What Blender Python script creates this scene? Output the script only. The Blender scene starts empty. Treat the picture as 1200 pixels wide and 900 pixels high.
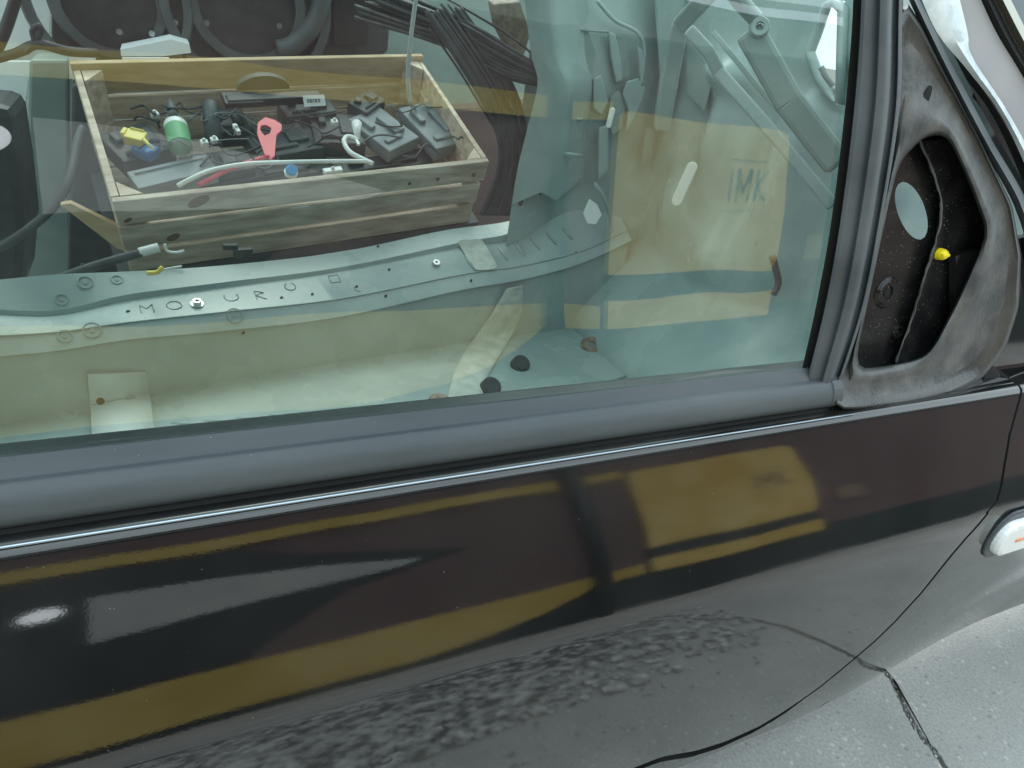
import bpy, bmesh, math, random
from mathutils import Vector, Matrix
random.seed(7)
R = math.radians
sc = bpy.context.scene

# ------------------------------------------------------------------ camera
CAMZ = 1.30
FPX = 800.0                                   # focal length in pixels of a 1200 x 900 frame
AX = Vector((0.90232278, 0.08959981, -0.42164616))    # world axes seen from the camera (right, up, back)
AY = Vector((-0.40765615, 0.49530222, -0.76713244))
AZ = Vector((0.14010736, 0.86408772, 0.48344839))
CAM = Vector((0, 0, CAMZ))
cam_d = bpy.data.cameras.new('camera'); cam = bpy.data.objects.new('camera', cam_d)
sc.collection.objects.link(cam); sc.camera = cam
cam_d.sensor_fit = 'HORIZONTAL'; cam_d.sensor_width = 36.0; cam_d.lens = 36.0 * FPX / 1200.0
cam_d.clip_start = 0.02; cam_d.clip_end = 2000
M = Matrix((AX, AY, AZ)).to_4x4(); M.translation = CAM
cam.matrix_world = M

# ------------------------------------------------------------------ sky, sun, exposure
SUN_EL, SUN_AZ = 54.0, 8.0                   # high soft sun beyond the car
w = bpy.data.worlds.new('World'); sc.world = w; w.use_nodes = True
nt = w.node_tree; nt.nodes.clear()
sky = nt.nodes.new('ShaderNodeTexSky'); sky.sky_type = 'NISHITA'; sky.sun_disc = False
sky.sun_elevation = R(SUN_EL); sky.sun_rotation = R(SUN_AZ); sky.dust_density = 7.0; sky.air_density = 1.0; sky.ozone_density = 1.0
hs = nt.nodes.new('ShaderNodeHueSaturation'); hs.inputs['Saturation'].default_value = 0.42
bg = nt.nodes.new('ShaderNodeBackground'); bg.inputs['Strength'].default_value = 0.15
out = nt.nodes.new('ShaderNodeOutputWorld')
cl = nt.nodes.new('ShaderNodeTexNoise'); cl.inputs['Scale'].default_value = 2.2; cl.inputs['Detail'].default_value = 6
tcw = nt.nodes.new('ShaderNodeTexCoord'); nt.links.new(tcw.outputs['Generated'], cl.inputs['Vector'])
mr = nt.nodes.new('ShaderNodeMapRange'); mr.inputs[1].default_value = 0.3; mr.inputs[2].default_value = 0.7; mr.inputs[3].default_value = 0.55; mr.inputs[4].default_value = 0.95; nt.links.new(cl.outputs['Fac'], mr.inputs[0])
mxw = nt.nodes.new('ShaderNodeMix'); mxw.data_type = 'RGBA'; mxw.inputs[7].default_value = (8.3, 9.9, 10.5, 1)     # bright even overcast
nt.links.new(sky.outputs[0], hs.inputs['Color']); nt.links.new(mr.outputs[0], mxw.inputs[0]); nt.links.new(hs.outputs[0], mxw.inputs[6]); nt.links.new(mxw.outputs[2], bg.inputs['Color']); nt.links.new(bg.outputs[0], out.inputs[0])
sl = bpy.data.lights.new('sun', 'SUN'); sl.energy = 1.0; sl.angle = R(35); sl.color = (1.0, 0.96, 0.9)
so = bpy.data.objects.new('sun', sl); sc.collection.objects.link(so)
sdir = Vector((math.sin(R(SUN_AZ)) * math.cos(R(SUN_EL)), math.cos(R(SUN_AZ)) * math.cos(R(SUN_EL)), math.sin(R(SUN_EL))))
so.rotation_euler = sdir.to_track_quat('Z', 'Y').to_euler()
sc.view_settings.view_transform = 'Standard'; sc.view_settings.look = 'None'
sc.view_settings.gamma = 1.0; sc.view_settings.use_curve_mapping = False
sc.view_settings.exposure = 0.85
sc.cycles.max_bounces = 10; sc.cycles.transparent_max_bounces = 16; sc.cycles.caustics_reflective = False; sc.cycles.caustics_refractive = False
sc.cycles.use_denoising = True

# ------------------------------------------------------------------ helpers
def ray(px, py):
    c = Vector(((px - 600) / FPX, -(py - 450) / FPX, -1.0))
    return Vector((AX.dot(c), AY.dot(c), AZ.dot(c))).normalized()
def at(px, py, y):
    v = ray(px, py); return CAM + v * (y / v.y)
def atz(px, py, z):
    v = ray(px, py); return CAM + v * ((z - CAMZ) / v.z)
def atx(px, py, x):
    v = ray(px, py); return CAM + v * (x / v.x)
def onplane(px, py, p0, n):
    v = ray(px, py); return CAM + v * ((p0 - CAM).dot(n) / v.dot(n))
def elev(px, py):
    v = ray(px, py); return math.degrees(math.atan2(v.z, v.y)), v.x / v.y

def link(o, parent=None):
    sc.collection.objects.link(o)
    if parent is not None:
        o.parent = parent
        o.matrix_parent_inverse = world_of(parent).inverted()
    return o
def world_of(o):
    m = Matrix.LocRotScale(o.location, o.rotation_euler, o.scale)
    if o.parent is None: return m
    return world_of(o.parent) @ o.matrix_parent_inverse @ m
def tag(o, label=None, cat=None, group=None, kind=None):
    if label: o['label'] = label
    if cat: o['category'] = cat
    if group: o['group'] = group
    if kind: o['kind'] = kind
    return o
def empty(name, loc, label=None, cat=None, group=None):
    o = bpy.data.objects.new(name, None); o.location = loc; o.empty_display_size = 0.05
    sc.collection.objects.link(o); return tag(o, label, cat, group)
def mesh(name, verts, faces, mat, parent=None, smooth=False, bevel=0.0, solid=0.0, sub=0):
    me = bpy.data.meshes.new(name); me.from_pydata([tuple(v) for v in verts], [], faces)
    bm = bmesh.new(); bm.from_mesh(me); bmesh.ops.recalc_face_normals(bm, faces=bm.faces); bm.to_mesh(me); bm.free()
    me.materials.append(mat)
    if smooth:
        for p in me.polygons: p.use_smooth = True
    o = bpy.data.objects.new(name, me); link(o, parent)
    if solid:
        m = o.modifiers.new('solid', 'SOLIDIFY'); m.thickness = abs(solid); m.offset = 1 if solid > 0 else -1
    if bevel:
        m = o.modifiers.new('bevel', 'BEVEL'); m.width = bevel; m.segments = 2; m.limit_method = 'ANGLE'; m.angle_limit = R(40)
    if sub:
        m = o.modifiers.new('sub', 'SUBSURF'); m.levels = sub; m.render_levels = sub
    return o
def sstep(a, b, x):
    t = min(max((x - a) / (b - a), 0), 1); return t * t * (3 - 2 * t)
class MB:
    def __init__(s): s.v = []; s.f = []
    def add(s, v, f):
        b = len(s.v); s.v += [Vector(q) for q in v]; s.f += [tuple(b + i for i in t) for t in f]; return s
    def box(s, c, ax, ay, az):
        c = Vector(c); ax, ay, az = Vector(ax), Vector(ay), Vector(az)
        v = [c + ax * i + ay * j + az * k for i in (-1, 1) for j in (-1, 1) for k in (-1, 1)]
        return s.add(v, [(0, 1, 3, 2), (4, 6, 7, 5), (0, 4, 5, 1), (2, 3, 7, 6), (0, 2, 6, 4), (1, 5, 7, 3)])
    def tube(s, pts, r, n=8, caps=True):
        pts = [Vector(p) for p in pts]; rings = []
        rr = r if isinstance(r, (list, tuple)) else [r] * len(pts)
        up = Vector((0.31, 0.17, 0.93)).normalized()
        for i, p in enumerate(pts):
            d = (pts[min(i + 1, len(pts) - 1)] - pts[max(i - 1, 0)])
            d = d.normalized() if d.length > 1e-9 else Vector((1, 0, 0))
            a = d.cross(up)
            if a.length < 1e-3: a = d.cross(Vector((1, 0, 0)))
            a.normalize(); b = d.cross(a)
            rings.append([p + (a * math.cos(2 * math.pi * k / n) + b * math.sin(2 * math.pi * k / n)) * rr[i] for k in range(n)])
        v = [q for g in rings for q in g]; f = []
        for i in range(len(pts) - 1):
            for k in range(n):
                f.append((i * n + k, i * n + (k + 1) % n, (i + 1) * n + (k + 1) % n, (i + 1) * n + k))
        if caps: f += [tuple(range(n)), tuple((len(pts) - 1) * n + k for k in range(n))]
        return s.add(v, f)
    def prism(s, poly, off):
        poly = [Vector(p) for p in poly]; off = Vector(off); n = len(poly)
        f = [tuple(range(n)), tuple(reversed(range(n, 2 * n)))] + [(i, n + i, n + (i + 1) % n, (i + 1) % n) for i in range(n)]
        return s.add(poly + [p + off for p in poly], f)
    def disc(s, c, nrm, r, h, n=20, r2=None, hole=0.0, u=None, el=1.0):
        c = Vector(c); nrm = Vector(nrm).normalized()
        a = Vector(u).normalized() if u is not None else nrm.orthogonal().normalized()
        a = (a - nrm * a.dot(nrm)).normalized(); b = nrm.cross(a); r2 = r if r2 is None else r2
        ring = lambda rad, z: [c + nrm * z + (a * math.cos(2 * math.pi * k / n) + b * (el * math.sin(2 * math.pi * k / n))) * rad for k in range(n)]
        if hole:
            v = ring(r, 0) + ring(r2, h) + ring(hole, h) + ring(hole, 0); f = []
            for q in range(4):
                for k in range(n): f.append((q * n + k, q * n + (k + 1) % n, ((q + 1) % 4) * n + (k + 1) % n, ((q + 1) % 4) * n + k))
            return s.add(v, f)
        v = ring(r, 0) + ring(r2, h)
        return s.add(v, [tuple(range(n)), tuple(range(n, 2 * n))] + [(k, (k + 1) % n, n + (k + 1) % n, n + k) for k in range(n)])
    def build(s, name, mat, parent=None, **k): return mesh(name, s.v, s.f, mat, parent, **k)
def grid_faces(nr, nc): return [(i * nc + j, i * nc + j + 1, (i + 1) * nc + j + 1, (i + 1) * nc + j) for i in range(nr - 1) for j in range(nc - 1)]
def lerp(xs, ys, x):
    if x <= xs[0]: return ys[0]
    for i in range(len(xs) - 1):
        if x <= xs[i + 1]:
            t = (x - xs[i]) / (xs[i + 1] - xs[i]); return ys[i] * (1 - t) + ys[i + 1] * t
    return ys[-1]
def smoothpath(pts, n=6):
    pts = [Vector(p) for p in pts]; out = []
    for i in range(len(pts) - 1):
        p0, p1, p2, p3 = pts[max(i - 1, 0)], pts[i], pts[i + 1], pts[min(i + 2, len(pts) - 1)]
        for k in range(n):
            t = k / n
            out.append(0.5 * ((2 * p1) + (p2 - p0) * t + (2 * p0 - 5 * p1 + 4 * p2 - p3) * t * t + (3 * p1 - p0 - 3 * p2 + p3) * t ** 3))
    return out + [pts[-1]]
def loftpix(rows, n):
    """rows of (px,py,y) control points -> list of rows of n world points, smooth along each row"""
    out = []
    for row in rows:
        p = smoothpath([at(*q) for q in row], 10); L = [0.0]
        for a, b in zip(p, p[1:]): L.append(L[-1] + (b - a).length)
        r = []
        for k in range(n):
            d = L[-1] * k / (n - 1)
            i = 0
            while i < len(L) - 2 and L[i + 1] < d: i += 1
            t = (d - L[i]) / max(L[i + 1] - L[i], 1e-9); r.append(p[i].lerp(p[i + 1], min(max(t, 0), 1)))
        out.append(r)
    return out

# ------------------------------------------------------------------ materials
MATS = {}
def mat(name, c1, c2=None, scale=8.0, rough=0.6, bump=0.0, bscale=None, metal=0.0, ior=1.45, stretch=(1, 1, 1), speck=None, rvar=0.0, detail=4.0, lo=0.35, hi=0.65, coat=0.0):
    m = bpy.data.materials.new(name); m.use_nodes = True; t = m.node_tree; N = t.nodes; Lk = t.links
    b = N['Principled BSDF']; b.inputs['Roughness'].default_value = rough; b.inputs['Metallic'].default_value = metal; b.inputs['IOR'].default_value = ior
    if coat: b.inputs['Coat Weight'].default_value = coat
    b.inputs['Base Color'].default_value = (*c1, 1)
    tc = N.new('ShaderNodeTexCoord'); mp = N.new('ShaderNodeMapping'); mp.inputs['Scale'].default_value = stretch
    Lk.new(tc.outputs['Object'], mp.inputs['Vector'])
    src = None
    if c2 is not None:
        nz = N.new('ShaderNodeTexNoise'); nz.inputs['Scale'].default_value = scale; nz.inputs['Detail'].default_value = detail
        Lk.new(mp.outputs[0], nz.inputs['Vector'])
        rp = N.new('ShaderNodeMapRange'); rp.inputs[1].default_value = lo; rp.inputs[2].default_value = hi; Lk.new(nz.outputs['Fac'], rp.inputs[0])
        mx = N.new('ShaderNodeMix'); mx.data_type = 'RGBA'; mx.inputs[6].default_value = (*c1, 1); mx.inputs[7].default_value = (*c2, 1)
        Lk.new(rp.outputs[0], mx.inputs[0]); src = mx.outputs[2]
        if rvar:
            ma = N.new('ShaderNodeMath'); ma.operation = 'MULTIPLY_ADD'; ma.inputs[1].default_value = rvar; ma.inputs[2].default_value = rough - rvar / 2
            Lk.new(rp.outputs[0], ma.inputs[0]); Lk.new(ma.outputs[0], b.inputs['Roughness'])
    if speck:
        col, sscale, thr = speck
        vo = N.new('ShaderNodeTexVoronoi'); vo.inputs['Scale'].default_value = sscale; Lk.new(tc.outputs['Object'], vo.inputs['Vector'])
        wn = N.new('ShaderNodeTexNoise'); wn.inputs['Scale'].default_value = sscale * 0.25; Lk.new(tc.outputs['Object'], wn.inputs['Vector'])
        dv = N.new('ShaderNodeMath'); dv.operation = 'SUBTRACT'; Lk.new(vo.outputs['Distance'], dv.inputs[0])
        ml = N.new('ShaderNodeMath'); ml.operation = 'MULTIPLY'; ml.inputs[1].default_value = 0.25; Lk.new(wn.outputs['Fac'], ml.inputs[0]); Lk.new(ml.outputs[0], dv.inputs[1])
        lt = N.new('ShaderNodeMath'); lt.operation = 'LESS_THAN'; lt.inputs[1].default_value = thr; Lk.new(dv.outputs[0], lt.inputs[0])
        m2 = N.new('ShaderNodeMix'); m2.data_type = 'RGBA'; m2.inputs[6].default_value = (*c1, 1); m2.inputs[7].default_value = (*col, 1)
        if src: Lk.new(src, m2.inputs[6])
        Lk.new(lt.outputs[0], m2.inputs[0]); src = m2.outputs[2]
    if src: Lk.new(src, b.inputs['Base Color'])
    if bump:
        bn = N.new('ShaderNodeTexNoise'); bn.inputs['Scale'].default_value = bscale or scale * 3; bn.inputs['Detail'].default_value = 5; Lk.new(mp.outputs[0], bn.inputs['Vector'])
        bp = N.new('ShaderNodeBump'); bp.inputs['Strength'].default_value = bump; bp.inputs['Distance'].default_value = 0.01
        Lk.new(bn.outputs['Fac'], bp.inputs['Height']); Lk.new(bp.outputs[0], b.inputs['Normal'])
    MATS[name] = m; return m
def paint_black(name):
    m = mat(name, (0.004, 0.004, 0.0045), (0.012, 0.012, 0.012), 5, 0.05, ior=1.75, rvar=0.03, speck=((0.2, 0.2, 0.19), 150, -0.108))
    t = m.node_tree; N = t.nodes; Lk = t.links; b = N['Principled BSDF']
    tc = N.new('ShaderNodeTexCoord'); nz = N.new('ShaderNodeTexNoise'); nz.inputs['Scale'].default_value = 6; nz.inputs['Detail'].default_value = 1; Lk.new(tc.outputs['Object'], nz.inputs['Vector'])
    bp = N.new('ShaderNodeBump'); bp.inputs['Strength'].default_value = 1.0; bp.inputs['Distance'].default_value = 0.0005; Lk.new(nz.outputs['Fac'], bp.inputs['Height'])
    n2 = N.new('ShaderNodeTexNoise'); n2.inputs['Scale'].default_value = 420; Lk.new(tc.outputs['Object'], n2.inputs['Vector'])
    b2 = N.new('ShaderNodeBump'); b2.inputs['Strength'].default_value = 1.0; b2.inputs['Distance'].default_value = 0.000012; Lk.new(n2.outputs['Fac'], b2.inputs['Height']); Lk.new(bp.outputs[0], b2.inputs['Normal']); Lk.new(b2.outputs[0], b.inputs['Normal'])
    # pale diffuse layer below the crease, stronger towards the bottom
    sp_ = N.new('ShaderNodeSeparateXYZ'); Lk.new(tc.outputs['Object'], sp_.inputs[0])
    mr_ = N.new('ShaderNodeMapRange'); mr_.inputs[1].default_value = 0.745; mr_.inputs[2].default_value = 0.60; mr_.inputs[3].default_value = 0.0; mr_.inputs[4].default_value = 0.09; Lk.new(sp_.outputs[2], mr_.inputs[0])
    dn = N.new('ShaderNodeTexNoise'); dn.inputs['Scale'].default_value = 9; dn.inputs['Detail'].default_value = 9; Lk.new(tc.outputs['Object'], dn.inputs['Vector'])
    dr = N.new('ShaderNodeMapRange'); dr.inputs[1].default_value = 0.3; dr.inputs[2].default_value = 0.7; dr.inputs[3].default_value = 0.55; dr.inputs[4].default_value = 1.1; Lk.new(dn.outputs['Fac'], dr.inputs[0])
    dm = N.new('ShaderNodeMath'); dm.operation = 'MULTIPLY_ADD'; dm.inputs[2].default_value = 0.003; Lk.new(mr_.outputs[0], dm.inputs[0]); Lk.new(dr.outputs[0], dm.inputs[1])
    df = N.new('ShaderNodeBsdfDiffuse'); df.inputs[0].default_value = (0.42, 0.42, 0.39, 1)
    mx = N.new('ShaderNodeMixShader'); Lk.new(dm.outputs[0], mx.inputs[0]); Lk.new(b.outputs[0], mx.inputs[1]); Lk.new(df.outputs[0], mx.inputs[2]); Lk.new(mx.outputs[0], N['Material Output'].inputs[0])
    return m
def glass(name, tint, ior, dirt):
    m = bpy.data.materials.new(name); m.use_nodes = True; t = m.node_tree; N = t.nodes; Lk = t.links; N.clear()
    o = N.new('ShaderNodeOutputMaterial'); tr = N.new('ShaderNodeBsdfTransparent'); tr.inputs[0].default_value = (*tint, 1)
    gl = N.new('ShaderNodeBsdfGlossy'); gl.inputs['Roughness'].default_value = 0.0
    fr = N.new('ShaderNodeFresnel'); fr.inputs[0].default_value = ior
    ge = N.new('ShaderNodeNewGeometry'); iv = N.new('ShaderNodeMath'); iv.operation = 'SUBTRACT'; iv.inputs[0].default_value = 1; Lk.new(ge.outputs['Backfacing'], iv.inputs[1])
    ml = N.new('ShaderNodeMath'); ml.operation = 'MULTIPLY'; Lk.new(fr.outputs[0], ml.inputs[0]); Lk.new(iv.outputs[0], ml.inputs[1])
    mx = N.new('ShaderNodeMixShader'); Lk.new(ml.outputs[0], mx.inputs[0]); Lk.new(tr.outputs[0], mx.inputs[1]); Lk.new(gl.outputs[0], mx.inputs[2])
    gz = N.new('ShaderNodeTexNoise'); gz.inputs['Scale'].default_value = 5; gz.inputs['Detail'].default_value = 1; gb_ = N.new('ShaderNodeBump'); gb_.inputs['Strength'].default_value = 1; gb_.inputs['Distance'].default_value = 0.0009
    tg = N.new('ShaderNodeTexCoord'); Lk.new(tg.outputs['Object'], gz.inputs['Vector']); Lk.new(gz.outputs['Fac'], gb_.inputs['Height']); Lk.new(gb_.outputs[0], gl.inputs['Normal'])
    df = N.new('ShaderNodeBsdfDiffuse'); df.inputs[0].default_value = (0.6, 0.62, 0.58, 1)
    tc = N.new('ShaderNodeTexCoord'); mp = N.new('ShaderNodeMapping'); mp.inputs['Scale'].default_value = (1.0, 1, 0.5); mp.inputs['Rotation'].default_value = (0, R(35), 0); Lk.new(tc.outputs['Object'], mp.inputs[0])
    nz = N.new('ShaderNodeTexNoise'); nz.inputs['Scale'].default_value = 9; nz.inputs['Detail'].default_value = 8; Lk.new(mp.outputs[0], nz.inputs['Vector'])
    rp = N.new('ShaderNodeMapRange'); rp.inputs[1].default_value = 0.4; rp.inputs[2].default_value = 0.8; rp.inputs[3].default_value = dirt * 0.35; rp.inputs[4].default_value = dirt * 2; Lk.new(nz.outputs[0], rp.inputs[0])
    vo = N.new('ShaderNodeTexVoronoi'); vo.inputs['Scale'].default_value = 70; Lk.new(tc.outputs['Object'], vo.inputs['Vector'])
    lt = N.new('ShaderNodeMath'); lt.operation = 'LESS_THAN'; lt.inputs[1].default_value = 0.03; Lk.new(vo.outputs['Distance'], lt.inputs[0])
    l2 = N.new('ShaderNodeMath'); l2.operation = 'MULTIPLY'; l2.inputs[1].default_value = 0.05; Lk.new(lt.outputs[0], l2.inputs[0])
    ad = N.new('ShaderNodeMath'); Lk.new(l2.outputs[0], ad.inputs[0]); Lk.new(rp.outputs[0], ad.inputs[1])
    m2 = N.new('ShaderNodeMixShader'); Lk.new(ad.outputs[0], m2.inputs[0]); Lk.new(mx.outputs[0], m2.inputs[1]); Lk.new(df.outputs[0], m2.inputs[2]); Lk.new(m2.outputs[0], o.inputs[0])
    MATS[name] = m; return m
BLACK = paint_black('black_paint')
WIN = glass('window_glass', (0.75, 0.82, 0.795), 2.0, 0.014)
CLEAR = glass('clear_plastic', (0.85, 0.9, 0.87), 1.5, 0.15)
RUBBER = mat('rubber', (0.048, 0.060, 0.068), (0.085, 0.096, 0.102), 14, 0.45, 0.05, 90, stretch=(0.2, 1, 1), speck=((0.3, 0.29, 0.27), 140, -0.1), rvar=0.15)
TRIM = mat('sun_bleached_plastic', (0.022, 0.023, 0.024), (0.075, 0.074, 0.07), 9, 0.33, 0.12, 160, rvar=0.15, detail=7)
DUSTY = mat('dusty_plastic', (0.045, 0.048, 0.05), (0.15, 0.148, 0.14), 24, 0.45, 0.12, 160, detail=10, lo=0.38, hi=0.8)
INNERBLACK = mat('inner_black_paint', (0.007, 0.007, 0.008), (0.018, 0.018, 0.018), 30, 0.25, 0.05, 80, speck=((0.2, 0.18, 0.15), 160, -0.02))
GAP = mat('gap_black', (0.004, 0.004, 0.004), rough=0.8)
MINT = mat('pale_grey_green_paint', (0.29, 0.37, 0.36), (0.38, 0.45, 0.43), 6, 0.27, 0.03, 40, rvar=0.15, speck=((0.16, 0.18, 0.16), 90, -0.06))
MINTL = mat('light_bracket_paint', (0.50, 0.56, 0.54), (0.56, 0.61, 0.58), 12, 0.4, 0.05, 60)
MINTD = mat('dark_primer_and_shade', (0.22, 0.29, 0.27), (0.30, 0.36, 0.33), 9, 0.45, 0.05, 40)  # own colour of the darker parts, and shade painted into recesses
GREYL = mat('lilac_grey_paint', (0.36, 0.36, 0.39), (0.42, 0.42, 0.43), 8, 0.35)
BEIGE = mat('dull_gold_moulding', (0.30, 0.29, 0.2), (0.22, 0.21, 0.15), 12, 0.3, metal=.6)
TEAL = mat('dark_windscreen', (0.01, 0.03, 0.045), rough=0.05)
FLAKE = mat('pale_dirt', (0.42, 0.4, 0.36), rough=0.9)
SEALANT = mat('seam_sealer', (0.55, 0.58, 0.52), (0.42, 0.46, 0.41), 25, 0.6, 0.6, 45)
WOOD = mat('pine_wood', (0.46, 0.34, 0.25), (0.72, 0.59, 0.46), 4, 0.7, 0.25, 40, stretch=(1.2, 10, 10), detail=6)
WOOD2 = mat('weathered_wood', (0.40, 0.31, 0.24), (0.70, 0.59, 0.48), 4, 0.75, 0.3, 40, stretch=(1.2, 10, 10), detail=6)
WOOD3 = mat('orange_wood', (0.48, 0.34, 0.20), (0.60, 0.45, 0.29), 5, 0.7, 0.2, 40, stretch=(1.5, 9, 9), detail=6)
KNOT = mat('wood_knot', (0.22, 0.13, 0.07), (0.14, 0.08, 0.045), 60, 0.7)
DARK = mat('dark_plastic', (0.014, 0.016, 0.018), (0.03, 0.034, 0.036), 20, 0.45, 0.08, 120)
DARK2 = mat('charcoal_plastic', (0.05, 0.056, 0.06), (0.08, 0.088, 0.09), 15, 0.5, 0.08, 100)
GREY = mat('grey_plastic', (0.17, 0.2, 0.21), (0.23, 0.26, 0.27), 12, 0.5, 0.05, 90)
WHITE = mat('white_card', (0.75, 0.76, 0.76), (0.82, 0.82, 0.81), 6, 0.6)
WHITEP = mat('hole_light_white', (0.72, 0.73, 0.71), rough=0.35)
YEL = mat('yellow_plastic', (0.78, 0.62, 0.09), (0.72, 0.58, 0.14), 30, 0.4)
YELB = mat('bright_yellow_plastic', (0.85, 0.68, 0.01), rough=0.3)
BLUE = mat('blue_plastic', (0.03, 0.2, 0.5), rough=0.35)
CYAN = mat('light_blue_plastic', (0.03, 0.33, 0.72), rough=0.35)
RED = mat('red_plastic', (0.72, 0.10, 0.13), (0.66, 0.08, 0.11), 30, 0.4)
GREEN = mat('green_label', (0.13, 0.36, 0.17), rough=0.5)
STEEL = mat('zinc_steel', (0.6, 0.61, 0.6), rough=0.25, metal=1.0)
HILITE = mat('highlight_metal', (0.42, 0.50, 0.58), rough=0.34, metal=1.0)
RUST = mat('rusty_steel', (0.18, 0.12, 0.08), (0.3, 0.24, 0.18), 60, 0.6)
LOOM = mat('loom_tape', (0.018, 0.019, 0.021), (0.05, 0.052, 0.055), 25, 0.38, 0.3, 120)
LENS = mat('indicator_lens', (0.82, 0.84, 0.84), rough=0.12, coat=0.6)
ORANGE = mat('orange_bulb', (0.8, 0.3, 0.12), rough=0.3)
def concrete(name, lo_c, hi_c, agg):
    m = bpy.data.materials.new(name); m.use_nodes = True; t = m.node_tree; N = t.nodes; Lk = t.links; b = N['Principled BSDF']; b.inputs['Roughness'].default_value = 0.85
    tc = N.new('ShaderNodeTexCoord')
    def noise(sc_, det, a, b_):
        n = N.new('ShaderNodeTexNoise'); n.inputs['Scale'].default_value = sc_; n.inputs['Detail'].default_value = det; Lk.new(tc.outputs['Object'], n.inputs['Vector'])
        r = N.new('ShaderNodeMapRange'); r.inputs[1].default_value = a; r.inputs[2].default_value = b_; Lk.new(n.outputs['Fac'], r.inputs[0]); return r.outputs[0]
    def mix(f, c1, c2, blend='MIX'):
        x = N.new('ShaderNodeMix'); x.data_type = 'RGBA'; x.blend_type = blend
        for k, c in ((6, c1), (7, c2)):
            if isinstance(c, tuple): x.inputs[k].default_value = (*c, 1)
            else: Lk.new(c, x.inputs[k])
        if isinstance(f, float): x.inputs[0].default_value = f
        else: Lk.new(f, x.inputs[0])
        return x.outputs[2]
    c = mix(noise(3.5, 6, .35, .65), lo_c, hi_c)
    c = mix(noise(150, 3, .3, .7), mix(0.6, c, tuple(q * .62 for q in lo_c)), c)
    vo = N.new('ShaderNodeTexVoronoi'); vo.inputs['Scale'].default_value = 75; Lk.new(tc.outputs['Object'], vo.inputs['Vector'])
    sx = N.new('ShaderNodeSeparateColor'); Lk.new(vo.outputs['Color'], sx.inputs[0])
    g1 = N.new('ShaderNodeMath'); g1.operation = 'GREATER_THAN'; g1.inputs[1].default_value = agg; Lk.new(sx.outputs[0], g1.inputs[0])
    l1 = N.new('ShaderNodeMath'); l1.operation = 'LESS_THAN'; l1.inputs[1].default_value = 0.38; Lk.new(vo.outputs['Distance'], l1.inputs[0])
    mm = N.new('ShaderNodeMath'); mm.operation = 'MULTIPLY'; Lk.new(g1.outputs[0], mm.inputs[0]); Lk.new(l1.outputs[0], mm.inputs[1])
    mh = N.new('ShaderNodeMath'); mh.operation = 'MULTIPLY'; mh.inputs[1].default_value = .55; Lk.new(mm.outputs[0], mh.inputs[0])
    gc = N.new('ShaderNodeMix'); gc.data_type = 'RGBA'; gc.inputs[6].default_value = (*[q * .45 for q in lo_c], 1); gc.inputs[7].default_value = (*[min(q * 1.35, .8) for q in hi_c], 1); Lk.new(sx.outputs[1], gc.inputs[0])
    c = mix(mh.outputs[0], c, gc.outputs[2]); Lk.new(c, b.inputs['Base Color'])
    bn = N.new('ShaderNodeTexNoise'); bn.inputs['Scale'].default_value = 130; bn.inputs['Detail'].default_value = 4; Lk.new(tc.outputs['Object'], bn.inputs['Vector'])
    bp = N.new('ShaderNodeBump'); bp.inputs['Strength'].default_value = .6; bp.inputs['Distance'].default_value = .004; Lk.new(bn.outputs['Fac'], bp.inputs['Height']); Lk.new(bp.outputs[0], b.inputs['Normal'])
    return m
CONC = concrete('concrete', (0.36, 0.365, 0.355), (0.46, 0.465, 0.45), .72)
ASPH = concrete('broken_asphalt', (0.07, 0.072, 0.07), (0.13, 0.132, 0.13), .45)
JOINT = mat('joint_dirt', (0.17, 0.165, 0.15), (0.27, 0.26, 0.235), 40, 0.95, 0.6, 80)
STONE = mat('rubble_stone', (0.10, 0.105, 0.10), (0.62, 0.63, 0.62), 32, 0.9, 0.3, 60)
BROWN = mat('brown_boards', (0.125, 0.078, 0.078), (0.15, 0.095, 0.092), 4, 0.7, 0.15, 30, stretch=(1, 1, 6))
OCHRE = mat('ochre_paint', (0.52, 0.37, 0.07), (0.62, 0.47, 0.15), 2.2, 0.6, 0.1, 30)
OCHRE2 = mat('pale_ochre_panel', (0.62, 0.41, 0.08), (0.76, 0.57, 0.22), 2.6, 0.55, 0.1, 20)
DGREEN = mat('dark_green_iron', (0.02, 0.032, 0.032), rough=0.5)
SHEET = mat('grey_sheet', (0.42, 0.44, 0.43), (0.5, 0.52, 0.5), 3, 0.6)
ROOF = mat('grey_roof_sheet', (0.2, 0.22, 0.21), (0.27, 0.29, 0.28), 3, 0.7, 0.1, 20)

# ------------------------------------------------------------------ the ground
g = mesh('ground', [(-60, -60, -0.009), (60, -60, -0.009), (60, 60, -0.009), (-60, 60, -0.009)], [(0, 1, 2, 3)], JOINT); tag(g, kind='structure')

# joint between the concrete slabs as seen beside the wing, running on under the photographer
jp = [atz(1030, 775, 0), atz(1047, 800, 0), atz(1066, 840, 0), atz(1085, 870, 0), atz(1108, 900, 0)]
pav = empty('pavement', (0, 0, 0)); tag(pav, kind='structure')
j0, j1 = jp[0], jp[-1]; jd = (j1 - j0).normalized()
print('JOINT', [tuple(round(c, 3) for c in p) for p in jp])
jline = [j0 - jd * 9, j0 - jd * 2.4, j0 - jd * 0.9, j0 - jd * 0.35] + jp + [j1 + jd * 0.4, j1 + jd * 1.2, j1 + jd * 2.2, j1 + jd * 9]
def jag(pts, amp, n=14):
    o = []
    p = smoothpath(pts, n)
    for q in p: o.append(q + Vector((random.uniform(-amp, amp), random.uniform(-amp, amp), 0)))
    return o
side = Vector((-jd.y, jd.x, 0))
if side.x > 0: side = -side
hw = 0.0075
la = [p + side * hw for p in jag(jline, 0.0028)]; lb = [p - side * hw for p in jag(jline, 0.0028)]
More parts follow.
